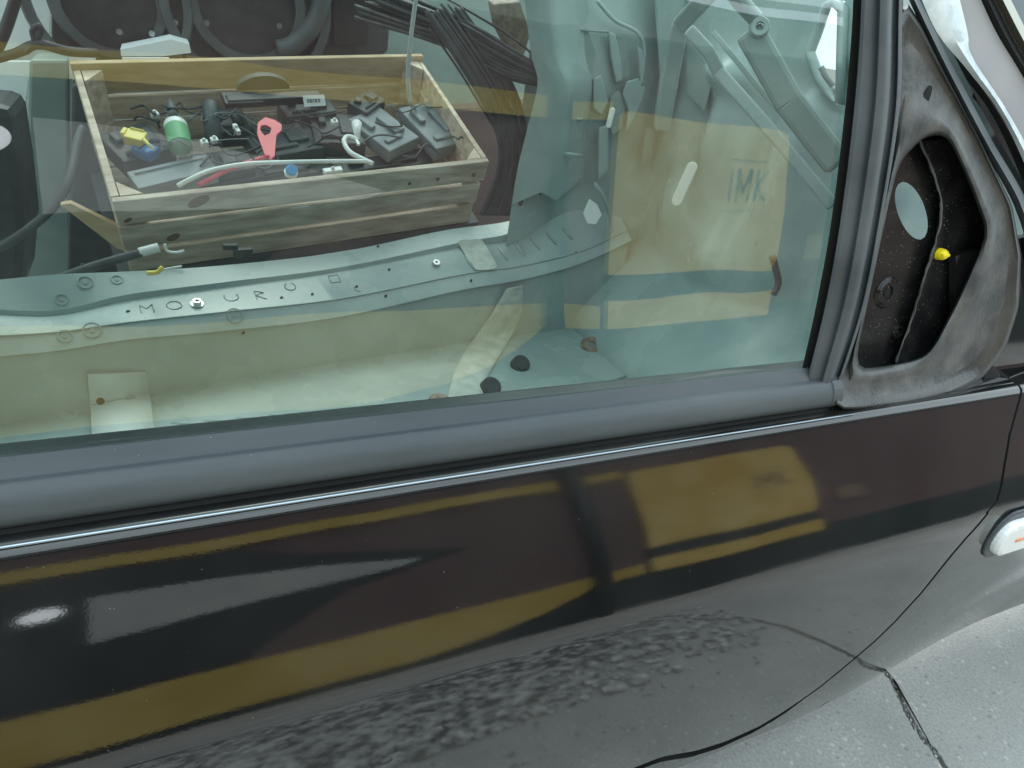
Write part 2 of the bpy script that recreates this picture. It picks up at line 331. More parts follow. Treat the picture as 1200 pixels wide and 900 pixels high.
def slab(edge, far):
    n = len(edge); poly = edge + far
    mb = MB(); mb.prism([Vector((p.x, p.y, 0)) for p in poly], (0, 0, -0.008)); return mb.build('slab', CONC, pav)
slab(la, [Vector((-6, la[-1].y, 0)), Vector((-6, la[0].y, 0))])
slab(lb, [Vector((8, lb[-1].y, 0)), Vector((8, lb[0].y, 0))])

edge = []
for k in range(60):
    x = -3.0 + 3.9 * k / 59; edge.append(Vector((x, 0.10 + .03 * math.sin(x * 9) + random.uniform(-.02, .02) - .35 * sstep(.35, .95, x), .004)))
back = [Vector((p.x, -0.46 + .03 * math.sin(p.x * 7) + random.uniform(-.015, .015) + .2 * sstep(.55, .95, p.x), .004)) for p in reversed(edge)]
mb = MB(); mb.prism(edge + back, (0, 0, -.002)); tag(mb.build('asphalt_patch', ASPH), kind='structure')

# ------------------------------------------------------------------ the brown shed behind the photographer (seen in the paint and the glass)
WY = -2.5
shed = empty('brown_shed', (1.5, WY, 0), 'brown boarded shed with ochre trim facing the car, mirrored in door and glass', 'shed')
def wbox(name, x0, x1, z0, z1, y0, y1, m, parent=None, bevel=0.0):
    mb = MB(); mb.box(((x0 + x1) / 2, (y0 + y1) / 2, (z0 + z1) / 2), ((x1 - x0) / 2, 0, 0), (0, (y1 - y0) / 2, 0), (0, 0, (z1 - z0) / 2)); return mb.build(name, m, parent or shed, bevel=bevel)
wbox('wall', -6, 9, -0.05, 2.1, WY - 0.3, WY - 0.03, BROWN)
wbox('wall_sheet', -6, 9, 0.5, 2.09, WY - 0.032, WY, BROWN)
wbox('dark_base', -6, 9, -0.04, 0.5, WY - 0.034, WY - 0.002, DGREEN)
def wpoly(name, pts, y0, y1, m, parent=None):
    mb = MB(); mb.prism([(x, y1, z) for x, z in pts], (0, y0 - y1, 0)); return mb.build(name, m, parent or shed)
wpoly('plinth_board', [(-6, 0.06), (0.9, 0.08), (1.3, 0.13), (1.6, 0.23), (1.85, 0.36), (2.0, 0.46), (2.0, 0.56), (-6, 0.56)], WY - 0.03, WY + 0.02, OCHRE)
wbox('plinth_board', 2.06, 2.34, 0.42, 0.56, WY - 0.03, WY + 0.02, OCHRE)
wbox('trim_board', -6, 1.92, 1.62, 1.74, WY - 0.03, WY + 0.025, OCHRE)
wbox('trim_board', 2.08, 2.36, 1.62, 1.72, WY - 0.03, WY + 0.025, OCHRE)
wbox('fascia', -6.2, 9.2, 2.1, 2.32, WY - 0.3, WY + 0.08, ROOF)
mb = MB(); mb.prism([(-6.3, WY + 0.2, 2.33), (9.3, WY + 0.2, 2.33), (9.3, WY - 2.6, 3.3), (-6.3, WY - 2.6, 3.3)], (0, 0, 0.04)); mb.build('roof', ROOF, shed)
wpoly('grey_board', [(-0.5, 1.04), (-0.5, 1.46), (-0.1, 1.43), (0.5, 1.33), (1.0, 1.2), (0.9, 1.16), (0.4, 1.12)], WY - 0.02, WY + 0.03, SHEET)
wpoly('dark_door', [(-2.6, 0.58), (-2.6, 1.6), (0.1, 1.6), (0.5, 1.47), (1.25, 1.22), (0.6, 1.05), (0.25, 0.75), (0.1, 0.58)], WY - 0.02, WY + 0.015, DGREEN)
pipe = empty('downpipe', (2.0, WY + 0.08, 0), 'dark green iron downpipe on the brown shed wall', 'downpipe')
mb = MB(); mb.tube([(2.0, WY + 0.08, 0.0), (2.0, WY + 0.08, 2.1)], 0.055, 14); mb.build('pipe', DGREEN, pipe, smooth=True)
for z in (0.35, 1.2, 1.9):
    mb = MB(); mb.disc((2.0, WY + 0.08, z), (0, 0, 1), 0.068, 0.05, 16); mb.build('bracket', DGREEN, pipe)
sign = empty('ochre_board', (3.05, WY + 0.05, 0.4), 'large ochre board with dark stripe and lettering, mirrored in the black door', 'board')
PX0, PX1 = 2.38, 3.78
wpoly('panel', [(PX0, .74), (PX1 - .05, .74), (PX1 - .01, .82), (PX1 + .02, 1.15), (PX1, 1.6), (PX1 - .03, 1.65), (PX1 - .1, 1.67), (PX0 + .06, 1.67), (PX0 + .01, 1.63)], WY + 0.002, WY + 0.05, OCHRE2, sign)
wbox('dark_stripe', PX0, PX1, 0.60, 0.738, WY + 0.002, WY + 0.045, DGREEN, sign)
wbox('lower_strip', PX0, PX1, 0.42, 0.598, WY + 0.002, WY + 0.05, OCHRE2, sign)
# lettering strokes (read in the mirror)
LET = mat('sign_ink', (0.14, 0.11, 0.05), (0.5, 0.37, 0.12), 22, 0.7, lo=.42, hi=.6)
mb = MB(); yy = WY + 0.052
for (x0, z0, x1, z1, t) in [(3.30, 1.20, 3.31, 1.40, .022), (3.37, 1.20, 3.37, 1.40, .022), (3.37, 1.40, 3.42, 1.26, .02), (3.42, 1.26, 3.47, 1.40, .02), (3.47, 1.40, 3.47, 1.20, .022), (3.53, 1.20, 3.53, 1.40, .022), (3.53, 1.30, 3.61, 1.40, .02), (3.53, 1.30, 3.61, 1.20, .02), (3.27, 1.46, 3.60, 1.46, .008), (3.24, 1.13, 3.50, 1.13, .008)]:
    d = Vector((x1 - x0, 0, z1 - z0)); L = d.length; d.normalize(); s = Vector((-d.z, 0, d.x))
    mb.box(((x0 + x1) / 2, yy, (z0 + z1) / 2), d * (L / 2 + t / 3), s * t / 2, (0, 0.002, 0))
mb.build('lettering', LET, sign)
PLAQ = mat('dull_plaque', (0.26, 0.18, 0.12), rough=0.6)
pl = wbox('small_plaque', 4.05, 4.28, 0.80, 0.98, WY + 0.001, WY + 0.02, PLAQ)
glow = MB(); glow.disc((-0.66, WY + 0.09, 1.36), (0, .76, .65), 0.085, 0.012, 20, 0.075); GLOWM = bpy.data.materials.new('added_glow'); GLOWM.use_nodes = True; lb_ = GLOWM.node_tree.nodes['Principled BSDF']; lb_.inputs['Emission Color'].default_value = (0.85, 0.97, 1, 1); lb_.inputs['Emission Strength'].default_value = 1.8  # glowing disc added to make the bright spot mirrored in the paint
lo = glow.build('glow_disc', GLOWM, bevel=0.004); tag(lo, 'added round lamp on the dark shed door, mirrored at the far left of the paint', 'glow')

# rubble strip along the shed foot, mirrored below the door crease
def stones(name, n, x0, x1, y0, y1, s0, s1, label):
    mb = MB(); ico = [(0, 0, 1), (.89, 0, .45), (.28, .85, .45), (-.72, .53, .45), (-.72, -.53, .45), (.28, -.85, .45), (.72, .53, -.45), (-.28, .85, -.45), (-.89, 0, -.45), (-.28, -.85, -.45), (.72, -.53, -.45), (0, 0, -1)]
    fc = [(0, 1, 2), (0, 2, 3), (0, 3, 4), (0, 4, 5), (0, 5, 1), (1, 6, 2), (2, 7, 3), (3, 8, 4), (4, 9, 5), (5, 10, 1), (2, 6, 7), (3, 7, 8), (4, 8, 9), (5, 9, 10), (1, 10, 6), (11, 7, 6), (11, 8, 7), (11, 9, 8), (11, 10, 9), (11, 6, 10)]
    for _ in range(n):
        s = random.uniform(s0, s1) * (1 if random.random() < .8 else 1.8); a = random.uniform(0, 6.28); c = Vector((random.uniform(x0, x1), random.uniform(y0, y1), 0.004 + s * 0.15))
        if random.random() > 1.25 - 1.1 * sstep(.1, 1.0, (c.x - x0) / (x1 - x0) + .12 * math.sin(c.y * 21) + .1 * math.sin(c.y * 47 + c.x * 13)) : continue
        k = [Vector((p[0] * random.uniform(.7, 1.3), p[1] * random.uniform(.7, 1.3), p[2] * random.uniform(.3, .6))) * s for p in ico]
        mb.add([c + Vector((p.x * math.cos(a) - p.y * math.sin(a), p.x * math.sin(a) + p.y * math.cos(a), p.z)) for p in k], fc)
    o = mb.build(name, STONE); return tag(o, label, 'rubble', kind='stuff')
gm = MB()
for _ in range(260):
    k = random.random(); p = smoothpath(jline[3:-1], 12); q = p[int(random.random() * (len(p) - 1))] + side * random.uniform(-.012, .012); r_ = random.uniform(.001, .003)
    gm.box((q.x, q.y, -.006 + r_ * .5), Vector((random.uniform(.6, 1), random.uniform(-.5, .5), 0)) * r_, Vector((random.uniform(-.5, .5), random.uniform(.6, 1), .2)) * r_, Vector((0, .2, 1)) * r_ * .7)
tag(gm.build('joint_grit', STONE), 'small grit lying in the joint between the concrete slabs', 'grit', kind='stuff')
stones('pebbles', 900, -0.6, 1.6, -0.8, 0.3, 0.002, 0.006, 'tiny loose pebbles scattered over the concrete by the car')
stones('rubble', 6500, -0.6, 1.25, -0.42, 0.13, 0.005, 0.019, 'loose grey rubble lying on the concrete beside the car')
# ------------------------------------------------------------------ the car
car = empty('black_car', (0.6, 1.1, 0), 'black car, stripped inside, its pale grey-green cabin seen through the front door window', 'car')
# --- door skin profile in the y-z plane, integrated from the lean angle at each view elevation
EK = [-67.4, -66.5, -65, -63, -60, -58, -56.5, -55.7, -55.2, -54.8, -54.4, -53.5, -51, -49.5, -46, -44, -42.5, -41.0, -40.6, -40.3, -40.0, -39.5, -39.0]
TK = [-15, -12.5, -9.5, -6, -2.5, 0.5, 3.5, 6, 11, 17, 20, 20.7, 23.2, 24.3, 26.7, 28.2, 28.3, 29.5, 32, 40, 62, 78, 86]
EB = -67.4
def prof():
    r0 = 0.40 / math.cos(R(54.4)); res = {}
    for sgn in (1, -1):
        e, r = -54.4, r0
        while (e <= -39.0 if sgn > 0 else e >= EB):
            res[round(e, 2)] = (r * math.cos(R(e)), CAMZ + r * math.sin(R(e)))
            r += sgn * R(0.1) * r * math.tan(R(lerp(EK, TK, e + sgn * .05) + e)); e = round(e + sgn * 0.1, 2)
    return res
PR = prof()
def P_yz(e):
    lo_ = math.floor(e * 10) / 10; a = PR.get(round(lo_, 2)); b = PR.get(round(lo_ + .1, 2)); t = (e - lo_) * 10
    if a is None: return b
    if b is None: return a
    return (a[0] * (1 - t) + b[0] * t, a[1] * (1 - t) + b[1] * t)
rows_e = sorted(PR.keys(), reverse=True)          # top to bottom
print('PROF', {e: tuple(round(c, 3) for c in PR[e]) for e in rows_e if abs(e * 10 % 20) < .01}, PR[rows_e[0]], PR[rows_e[-1]])
def DY(x, z): return 0.05 * sstep(0.92, 1.7, x) * sstep(0.70, 0.40, z)      # the lower body tucks in towards the front wheel
def S(x, e):
    y, z = P_yz(e); return Vector((x, y + DY(x, z), z))
def side_hit(px, py):
    """where a sight line meets the car's side: (x, profile parameter)"""
    v = ray(px, py); lo_, hi_ = EB, -39.0
    def g(e):
        y, z = P_yz(e); k = y / v.y
        for _ in range(6): k = (y + DY(v.x * k, z)) / v.y
        return CAMZ + v.z * k - z, v.x * k
    for _ in range(50):
        m_ = (lo_ + hi_) / 2
        if g(m_)[0] > 0: lo_ = m_        # ray passes above the surface point: go up
        else: hi_ = m_
    return g(lo_)[1], lo_
XL = -0.75; XR = 2.3; GAPW = 0.006
SH_UP = [(1192, 450), (1183, 510), (1177, 545), (1173, 570), (1168, 588), (1157, 600)]
SH_LO = [(1157, 600), (1120, 642), (1080, 693), (1035, 742), (1000, 772), (960, 805), (920, 833), (890, 851), (850, 869), (815, 880), (775, 887)]
up = [side_hit(*p) for p in SH_UP]; lo_c = [side_hit(*p) for p in SH_LO]
print('SHUT', [(round(a, 3), round(b, 2)) for a, b in up + lo_c])
up.sort(key=lambda q: q[1]); xf = lambda e: lerp([q[1] for q in up], [q[0] for q in up], e)
lo_c.sort(); e_last = lo_c[0][1]
lo_c = [(XL, e_last - .02), (lo_c[0][0] - .25, e_last - .01)] + lo_c
def se(x):
    return lerp([q[0] for q in lo_c], [q[1] for q in lo_c], x)
EC = up[0][1]; XC = up[0][0]
def patch(name, parts, m, parent):
    vs, fs = [], []
    for rows in parts:
        b = len(vs); nc = len(rows[0])
        for r in rows: vs += r
        fs += [tuple(b + i for i in f) for f in grid_faces(len(rows), nc)]
    o = mesh(name, vs, fs, m, parent, smooth=True)
    bm = bmesh.new(); bm.from_mesh(o.data); bmesh.ops.remove_doubles(bm, verts=bm.verts, dist=1e-5); bmesh.ops.recalc_face_normals(bm, faces=bm.faces); bm.to_mesh(o.data); bm.free()
    for p in o.data.polygons: p.use_smooth = True
    return o
NC = 120
es_up = [e for e in rows_e if e > EC] + [EC]
A = [[S(XL + (xf(e) - GAPW / 2 - XL) * j / (NC - 1), e) for j in range(NC)] for e in es_up]
NB = 110
B = [[S(XL + (XC - GAPW / 2 - XL) * j / (NC - 1), EC + (se(XL + (XC - GAPW / 2 - XL) * j / (NC - 1)) + 0.0 - EC) * i / (NB - 1)) for j in range(NC)] for i in range(NB)]
door = patch('front_door', [A, B], BLACK, car)
NW = 80
A = wingA = [[S(xf(e) + GAPW / 2 + (XR - xf(e) - GAPW / 2) * j / (NW - 1), e) for j in range(NW)] for e in es_up]
B = [[S(XC + GAPW / 2 + (XR - XC - GAPW / 2) * j / (NW - 1), EC + (EB - EC) * i / (NB - 1)) for j in range(NW)] for i in range(NB)]
C_ = []
for i in range(40):
    row = []
    for j in range(NC):
        x = XL + (XC + GAPW / 2 - XL) * j / (NC - 1); slope = 0.28
        e0 = min(se(max(x - GAPW, XL)), EC) - slope * (1.0 if x < XC - .15 else .3); row.append(S(x, e0 + (EB - e0) * i / 39))
    C_.append(row)
tuck = [[S(x, EB) + Vector((0, dy, dz)) for x in [XL + (XR - XL) * j / (NC - 1) for j in range(NC)]] for dy, dz in ((0, 0), (0.006, -0.014), (0.02, -0.03), (0.05, -0.04), (0.16, -0.045))]
wing = patch('front_wing', [A, B, C_, tuck], BLACK, car)
# dark return behind the shut line
cv = [(q[0], q[1]) for q in sorted(up, key=lambda q: -q[1])] + [q for q in sorted(lo_c, reverse=True)]
edge_ = [r[0] for r in wingA] + [p for p in reversed(C_[0])]
v2 = []
for p in edge_: v2 += [p + Vector((0, -.0002, 0)), p + Vector((0.002, .03, -.002)), p + Vector((-.03, .05, .03))]
fs_ = []
for k_ in range(len(edge_) - 1):
    for m_ in range(2): fs_.append((3 * k_ + m_, 3 * k_ + m_ + 1, 3 * k_ + m_ + 4, 3 * k_ + m_ + 3))
mesh('shut_gap', v2, fs_, GAP, car)

# --- glass plane
TG = R(8.0); GY, GZ = 0.525, None
GZ = CAMZ + math.tan(R(-33.6)) * GY
G0 = Vector((0, GY, GZ)); GN = Vector((0, -math.cos(TG), math.sin(TG))); GU = Vector((0, math.sin(TG), math.cos(TG)))
def og(px, py, off=0.0): return onplane(px, py, G0 + GN * off, GN)
yT, zT = PR[rows_e[0]]
print('GLASS', GY, GZ, 'door top', yT, zT)
mb = MB(); a = og(975, 455, 0.0); b = og(1034, -160, 0)
mb.prism([G0 + Vector((XL, 0, 0)) - GU * .03, Vector((a.x, G0.y, G0.z)) - GU * .03, b, Vector((XL, b.y, b.z))], -GN * 0.004)
mb.build('window_glass', WIN, door)
# --- belt seal: profile from the glass lip down to the door skin
xend = og(980, 462, 0.02).x
p_in = Vector((0, GY - 0.0015, GZ)); p_out = Vector((0, yT, zT))
d_ = p_out - p_in
nrm = Vector((0, d_.z, -d_.y)).normalized()
if nrm.z < 0: nrm = -nrm
print('belt', d_, nrm)
SP = [(-0.02, -0.03), (0.0, 0.0), (0.02, 0.003), (0.12, 0.0035), (0.30, 0.0040), (0.335, 0.0068), (0.36, 0.0090), (0.42, 0.0102), (0.55, 0.0108), (0.68, 0.0098), (0.80, 0.0070), (0.88, 0.0030), (0.92, -0.001), (0.925, -0.008), (0.88, -0.014)]
sv = []; NX = 80
for j in range(NX):
    x = XL + (xend - XL) * j / (NX - 1); k = 1.0
    wv = 0.0004 * math.sin(x * 23) + 0.0003 * math.sin(x * 61 + 1)
    for (s, h) in SP:
        q = p_in + d_ * s + nrm * (h * k + wv * (0.1 < s < .9)); sv.append((x, q.y, q.z))
ff = grid_faces(NX, len(SP)) + [tuple((NX - 1) * len(SP) + i for i in range(len(SP)))]
seal = mesh('belt_seal', sv, ff, RUBBER, door, smooth=True)
m = seal.modifiers.new('b', 'EDGE_SPLIT'); m.split_angle = R(50)
# end cap of the seal
mb = MB(); cp = [p_in + d_ * s + nrm * (h + 0.0018) for s, h in SP[1:13]]; mb.prism([Vector((xend - 0.016, q.y, q.z)) for q in cp], (0.018, 0, 0)); mb.build('seal_end_cap', RUBBER, door, bevel=0.002)
mb = MB(); yb_, zb_ = P_yz(-39.85); mb.tube([(XL + (og(985, 478, .02).x - XL) * k / 40, yb_ - .0012, zb_ + .0012) for k in range(41)], [.0017 - .0007 * k / 40 for k in range(41)], 8); mb.build('highlight_strip', HILITE, door, smooth=True)  # thin metal strip added to paint the highlight along the belt line
# under the seal: flat shelf that closes the slot to the glass
mesh('slot_floor', [(XL, GY + .002, GZ - 0.02), (xend, GY + .002, GZ - 0.02), (xend, yT - .002, zT - 0.006), (XL, yT - .002, zT - 0.006)], [(0, 1, 2, 3)], GAP, door)
# inner door panel
mb = MB(); mb.box((0.2, GY + 0.055, 0.62), (0.95, 0, 0), (0, 0.04, 0), (0, 0, 0.285)); mb.build('inner_panel', DARK2, door, bevel=0.01)

# --- front window channel, lofted strips between pixel-traced edges on the real door plane
def strip(name, left, right, ks, m, parent, n=40, offs=None, smooth=True):
    """ks: list of (fraction across, outward offset)"""
    def path(p):
        q = smoothpath([Vector((a, b, 0)) for a, b in p], 8); return q
    L_, R_ = path(left), path(right); vs = []
    for i in range(n):
        t = i / (n - 1); a = L_[min(int(t * (len(L_) - 1)), len(L_) - 1)]; b = R_[min(int(t * (len(R_) - 1)), len(R_) - 1)]
        for s, off in ks:
            vs.append(og(a.x * (1 - s) + b.x * s, a.y * (1 - s) + b.y * s, off))
    o = mesh(name, vs, grid_faces(n, len(ks)), m, parent, smooth=smooth)
    o.modifiers.new('b', 'EDGE_SPLIT').split_angle = R(45); return o
CL = [(1009, -60), (1008, 20), (1000, 130), (984, 260), (966, 360), (945, 446)]
CR = [(1060, -60), (1058, 20), (1055, 130), (1035, 260), (1015, 360), (985, 452)]
chan = strip('window_channel', CL, CR, [(0.0, 0.001), (0.02, 0.010), (0.10, 0.013), (0.40, 0.014), (0.46, 0.019), (0.60, 0.021), (0.72, 0.019), (0.76, 0.013), (0.86, 0.012), (0.90, 0.017), (0.97, 0.017), (1.0, 0.004)], RUBBER, door)
# inner black band on the glass edge
strip('glass_run', [(1000, -60), (999, 20), (990, 130), (974, 260), (956, 360), (938, 440)], [(1012, -60), (1011, 20), (1003, 130), (987, 260), (969, 360), (948, 448)], [(0, 0.0012), (.5, .002), (1, 0.004)], GAP, door)

# --- mirror base panel with its opening
OUT = [(1055, -60), (1062, -10), (1100, 70), (1150, 165), (1186, 240), (1197, 300), (1194, 360), (1178, 410), (1150, 446), (1110, 464), (1060, 474), (1010, 480), (976, 481), (978, 450), (992, 408), (1012, 320), (1030, 215), (1042, 130), (1044, 40)]
HOLE = [(1098, 156), (1110, 160), (1120, 178), (1138, 220), (1153, 262), (1154, 278), (1145, 302), (1120, 356), (1097, 402), (1086, 416), (1070, 423), (1035, 430), (1010, 433), (1003, 430), (1003, 420), (1022, 330), (1042, 235), (1052, 196), (1062, 178), (1082, 160)]
def resamp(poly, n):
    p = [Vector((a, b)) for a, b in poly]; p.append(p[0]); L = [0]
    for a, b in zip(p, p[1:]): L.append(L[-1] + (b - a).length)
    o = []
    for k in range(n):
        d = L[-1] * k / n; i = 0
        while L[i + 1] < d: i += 1
        t = (d - L[i]) / (L[i + 1] - L[i]); o.append(p[i].lerp(p[i + 1], t))
    return o
def radial(poly, c, n):
    """points of a star-shaped polygon at n even angles round c"""
    o = []
    for k in range(n):
        a = 2 * math.pi * k / n; d = Vector((math.cos(a), math.sin(a))); best = None
        for i in range(len(poly)):
            p, q = Vector(poly[i]), Vector(poly[(i + 1) % len(poly)]); e = q - p; den = d.x * e.y - d.y * e.x
            if abs(den) < 1e-9: continue
            w_ = p - c; t = (w_.x * e.y - w_.y * e.x) / den; s = (w_.x * d.y - w_.y * d.x) / den
            if t > 0 and -1e-6 <= s <= 1 + 1e-6 and (best is None or t > best): best = t
        o.append(c + d * (best or 1))
    return o
c0 = Vector((1080, 300)); NR = 120
# use slightly smoothed outlines
ro = radial(OUT, c0, NR); rh = radial(HOLE, c0, NR)
def sm(l):
    n = len(l); return [(l[i - 1] + l[i] * 2 + l[(i + 1) % n]) / 4 for i in range(n)]
ro = sm(ro); rh = sm(rh)
KS = [(-0.02, -0.03), (0.0, 0.000), (0.03, 0.012), (0.10, 0.0155), (0.22, 0.0165), (0.32, 0.013), (0.40, 0.0095), (0.72, 0.0085), (0.86, 0.010), (0.93, 0.013), (0.97, 0.012), (1.0, 0.002)]
v = []
for a, b in zip(rh, ro):
    for s, off in KS:
        q = a.lerp(b, s); v.append(og(q.x, q.y, off + .022 * sstep(428, 482, q.y)))
nk = len(KS); f = []
for i in range(NR):
    for k in range(nk - 1): f.append((i * nk + k, i * nk + k + 1, ((i + 1) % NR) * nk + k + 1, ((i + 1) % NR) * nk + k))
sail = mesh('mirror_panel', v, f, DUSTY, door, smooth=True)
sail.data.materials.append(TRIM)
for pi_, pg in enumerate(sail.data.polygons):
    if pi_ % (nk - 1) >= 7: pg.material_index = 1
sail.modifiers.new('b', 'EDGE_SPLIT').split_angle = R(50)
def ogdisc(mb, px, py, off, r, h, **k): return mb.disc(og(px, py, off), GN, r, h, **k)
mb = MB(); mb.disc(og(1085, 114, 0.0095), GN, 0.0125, 0.0012, 20, u=og(1090, 100, 0) - og(1079, 128, 0), el=0.45); mb.build('slot_hole', GAP, sail)
# recess behind the opening
OFF = -0.022
plate_poly = [(1020, 110), (1130, 110), (1190, 270), (1130, 450), (1000, 470), (960, 460), (975, 260)]
hc = Vector((1068, 247)); hole = [Vector((hc.x + 27 * math.cos(a) * .62 - 34 * math.sin(a) * -.28, hc.y + 34 * math.sin(a))) for a in [2 * math.pi * k / 40 for k in range(40)]]
po = radial(plate_poly, hc, 40); ph = radial([tuple(q) for q in hole], hc, 40)
v = [og(p.x, p.y, OFF) for p in ph] + [og(p.x, p.y, OFF) for p in po] + [og(p.x, p.y, OFF - .006) for p in ph]
f = [(i, (i + 1) % 40, 40 + (i + 1) % 40, 40 + i) for i in range(40)] + [(i, (i + 1) % 40, 80 + (i + 1) % 40, 80 + i) for i in range(40)]
mount = mesh('mirror_mount_plate', v, f, INNERBLACK, door)
mb = MB(); mb.disc(og(1039, 343, OFF), GN, 0.022, 0.003, 24, 0.019); mb.disc(og(1039, 343, OFF + .003), GN, 0.017, 0.002, 24, 0.015, hole=0.010); mb.build('pressed_boss', INNERBLACK, mount, smooth=False)
mb = MB(); mb.disc(og(1039, 343, OFF + 0.0032), GN, 0.005, 0.001, 16, el=1.4); mb.build('boss_hole', GAP, mount)
mb = MB(); mb.disc(og(1051, 389, OFF), GN, 0.011, 0.004, 18, 0.010, hole=0.007); mb.build('bolt_ring', INNERBLACK, mount)
# stepped flange with weld bead
fl = [(1078, 165), (1098, 215), (1103, 245), (1096, 285), (1082, 330), (1066, 380), (1050, 425)]
a_ = [og(x, y, OFF + 0.012) for x, y in fl]; b_ = [og(x + 38, y - 2, OFF + 0.004) for x, y in fl]; c_ = [og(x - 3, y, OFF - 0.001) for x, y in fl]
mesh('flange', c_ + a_ + b_, grid_faces(3, len(fl)), INNERBLACK, mount)
mb = MB(); q = smoothpath(a_, 6); mb.tube([p + Vector((random.uniform(-.0012, .0012), 0, random.uniform(-.0015, .0015))) for p in q], [random.uniform(.0008, .0024) for _ in q], 6); mb.build('sealer_bead', DUSTY, mount)
# yellow clip
yc = og(1103, 298, OFF + 0.014); ux = (og(1113, 298, 0) - og(1093, 298, 0)).normalized(); uz = GN.cross(ux)
mb = MB(); mb.disc(yc - GN * .004, GN, 0.0095, 0.008, 14, 0.0085, u=ux, el=.85); mb.disc(yc + GN * .004, GN, 0.0085, 0.004, 14, 0.005, u=ux, el=.85); mb.box(yc + GN * .006 - ux * .001, ux * .007, uz * .0018, GN * .003)
mb.build('yellow_clip', YELB, door, bevel=0.001)

# --- A-pillar, drip edge and windscreen edge
def ogstrip(name, rows, offs, m, parent, n=30, ybase=None):
    vs = []
    for row, off in zip(rows, offs):
        q = smoothpath([Vector((a, b, 0)) for a, b in row], 8)
        for i in range(n):
            p = q[min(int(round(i / (n - 1) * (len(q) - 1))), len(q) - 1)]; vs.append(og(p.x, p.y, off))
    o = mesh(name, vs, grid_faces(len(rows), n), m, parent, smooth=True); o.modifiers.new('b', 'EDGE_SPLIT').split_angle = R(60); return o
E0 = [(1056, -20), (1100, 75), (1150, 170), (1192, 250), (1210, 330), (1222, 430)]
E1 = [(1068, -20), (1112, 68), (1160, 160), (1205, 240), (1230, 330), (1242, 430)]
E2 = [(1078, -20), (1125, 60), (1172, 150), (1222, 235), (1250, 330), (1255, 380)]
ogstrip('door_edge_seal', [E0, [((a[0] + b[0]) / 2, (a[1] + b[1]) / 2) for a, b in zip(E0, E1)], E1], [0.004, 0.015, 0.003], RUBBER, door)
pil = ogstrip('a_pillar', [E1, [(a + 6, b - 3) for a, b in E1], [(a + 40, b - 24) for a, b in E1], [(a + 90, b - 50) for a, b in E1]], [-0.02, -0.006, 0.0, -0.02], BLACK, car)
SKYREF = mat('sky_sheen', (0.78, 0.84, 0.86), (0.6, 0.68, 0.72), 30, 0.18, 0.3, 40)  # pale colour painting the sky's reflection on the pillar
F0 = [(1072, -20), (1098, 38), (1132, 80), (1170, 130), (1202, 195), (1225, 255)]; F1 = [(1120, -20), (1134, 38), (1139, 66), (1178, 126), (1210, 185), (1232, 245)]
ogstrip('sky_reflection', [F0, [((a[0] + b[0]) / 2, (a[1] + b[1]) / 2) for a, b in zip(F0, F1)], F1], [0.002, 0.009, 0.004], SKYREF, pil)
F2 = [(1141, -20), (1166, 35), (1190, 75), (1215, 118), (1240, 165), (1262, 215)]
ogstrip('windscreen_trim', [F1, F2], [0.0, 0.004], GREYL, pil)
F3 = [(1156, -20), (1186, 40), (1211, 85), (1236, 130), (1262, 180), (1285, 230)]
ogstrip('windscreen_seal', [F2, [((a[0] + b[0]) / 2, (a[1] + b[1]) / 2) for a, b in zip(F2, F3)], F3], [0.003, 0.010, 0.002], GAP, pil)
F4 = [(a + 15, b - 8) for a, b in F3]
ogstrip('windscreen_moulding', [F3, [((a[0] + b[0]) / 2, (a[1] + b[1]) / 2) for a, b in zip(F3, F4)], F4], [0.003, 0.013, 0.004], BEIGE, pil)
ogstrip('windscreen', [F4, [(a + 260, b - 160) for a, b in F4]], [0.0, -0.1], TEAL, pil)
# upper door skin between the seal line and the mirror panel / wing
vs = []
for k in range(30):
    x = xend - .01 + (xf(-39.3) - GAPW / 2 - xend + .01) * k / 29
    for dy, dz in ((0, 0), (.004, .0012), (.010, .0015), (.03, .0), (.08, -.006)): vs.append((x, yT + dy, zT + dz))
mesh('door_shoulder', vs, grid_faces(30, 5), BLACK, door, smooth=True)
mb = MB(); mb.prism([og(x, y, .0) for x, y in [(1120, 300), (1300, 250), (1300, 520), (1120, 478)]], -GN * .01); mb.build('door_corner', BLACK, door)
# shoulder of the wing running up to the bonnet
vs = []
for j in range(30):
    x = xf(-39.3) + GAPW / 2 + 1.2 * j / 29
    for (dy, dz) in ((0.0, 0.0), (0.01, 0.002), (0.05, 0.012), (0.14, 0.04), (0.4, 0.08)): vs.append((x, yT + dy, zT + dz))
mesh('wing_top', vs, grid_faces(30, 5), BLACK, car, smooth=True)

# --- side indicator on the wing
def wingpt(px, py):
    x, e = side_hit(px, py); return S(x, e)
e_i = side_hit(1180, 630)[1]
ci = wingpt(1160, 630); print('IND', ci)
tI = R(lerp(EK, TK, e_i)); nI = Vector((0, -math.cos(tI), math.sin(tI))); uI = Vector((0, math.sin(tI), math.cos(tI)))
def pill(L, H, n=12):
    o = []
    r = H / 2
    for k in range(n + 1):
        a = math.pi / 2 + math.pi * k / n; o.append((r * .8 + r * .8 * math.cos(a), r * math.sin(a)))
    for k in range(n + 1):
        a = -math.pi / 2 + math.pi * k / n; o.append((L - r * .8 + r * .8 * math.cos(a), r * math.sin(a)))
    return o
h1 = (wingpt(1170, 600) - wingpt(1176, 650)).length
def indicator(L, H, off, th, name, m, parent, bev):
    mb = MB(); mb.prism([ci + Vector((1, 0, 0)) * (x + off) + uI * y_ - nI * .002 for x, y_ in pill(L, H)], nI * th); return mb.build(name, m, parent, bevel=bev, smooth=False)
h1 *= .5
ib = indicator(0.17, h1 * 1.25, -0.006, 0.006, 'side_indicator', RUBBER, wing, 0.003)
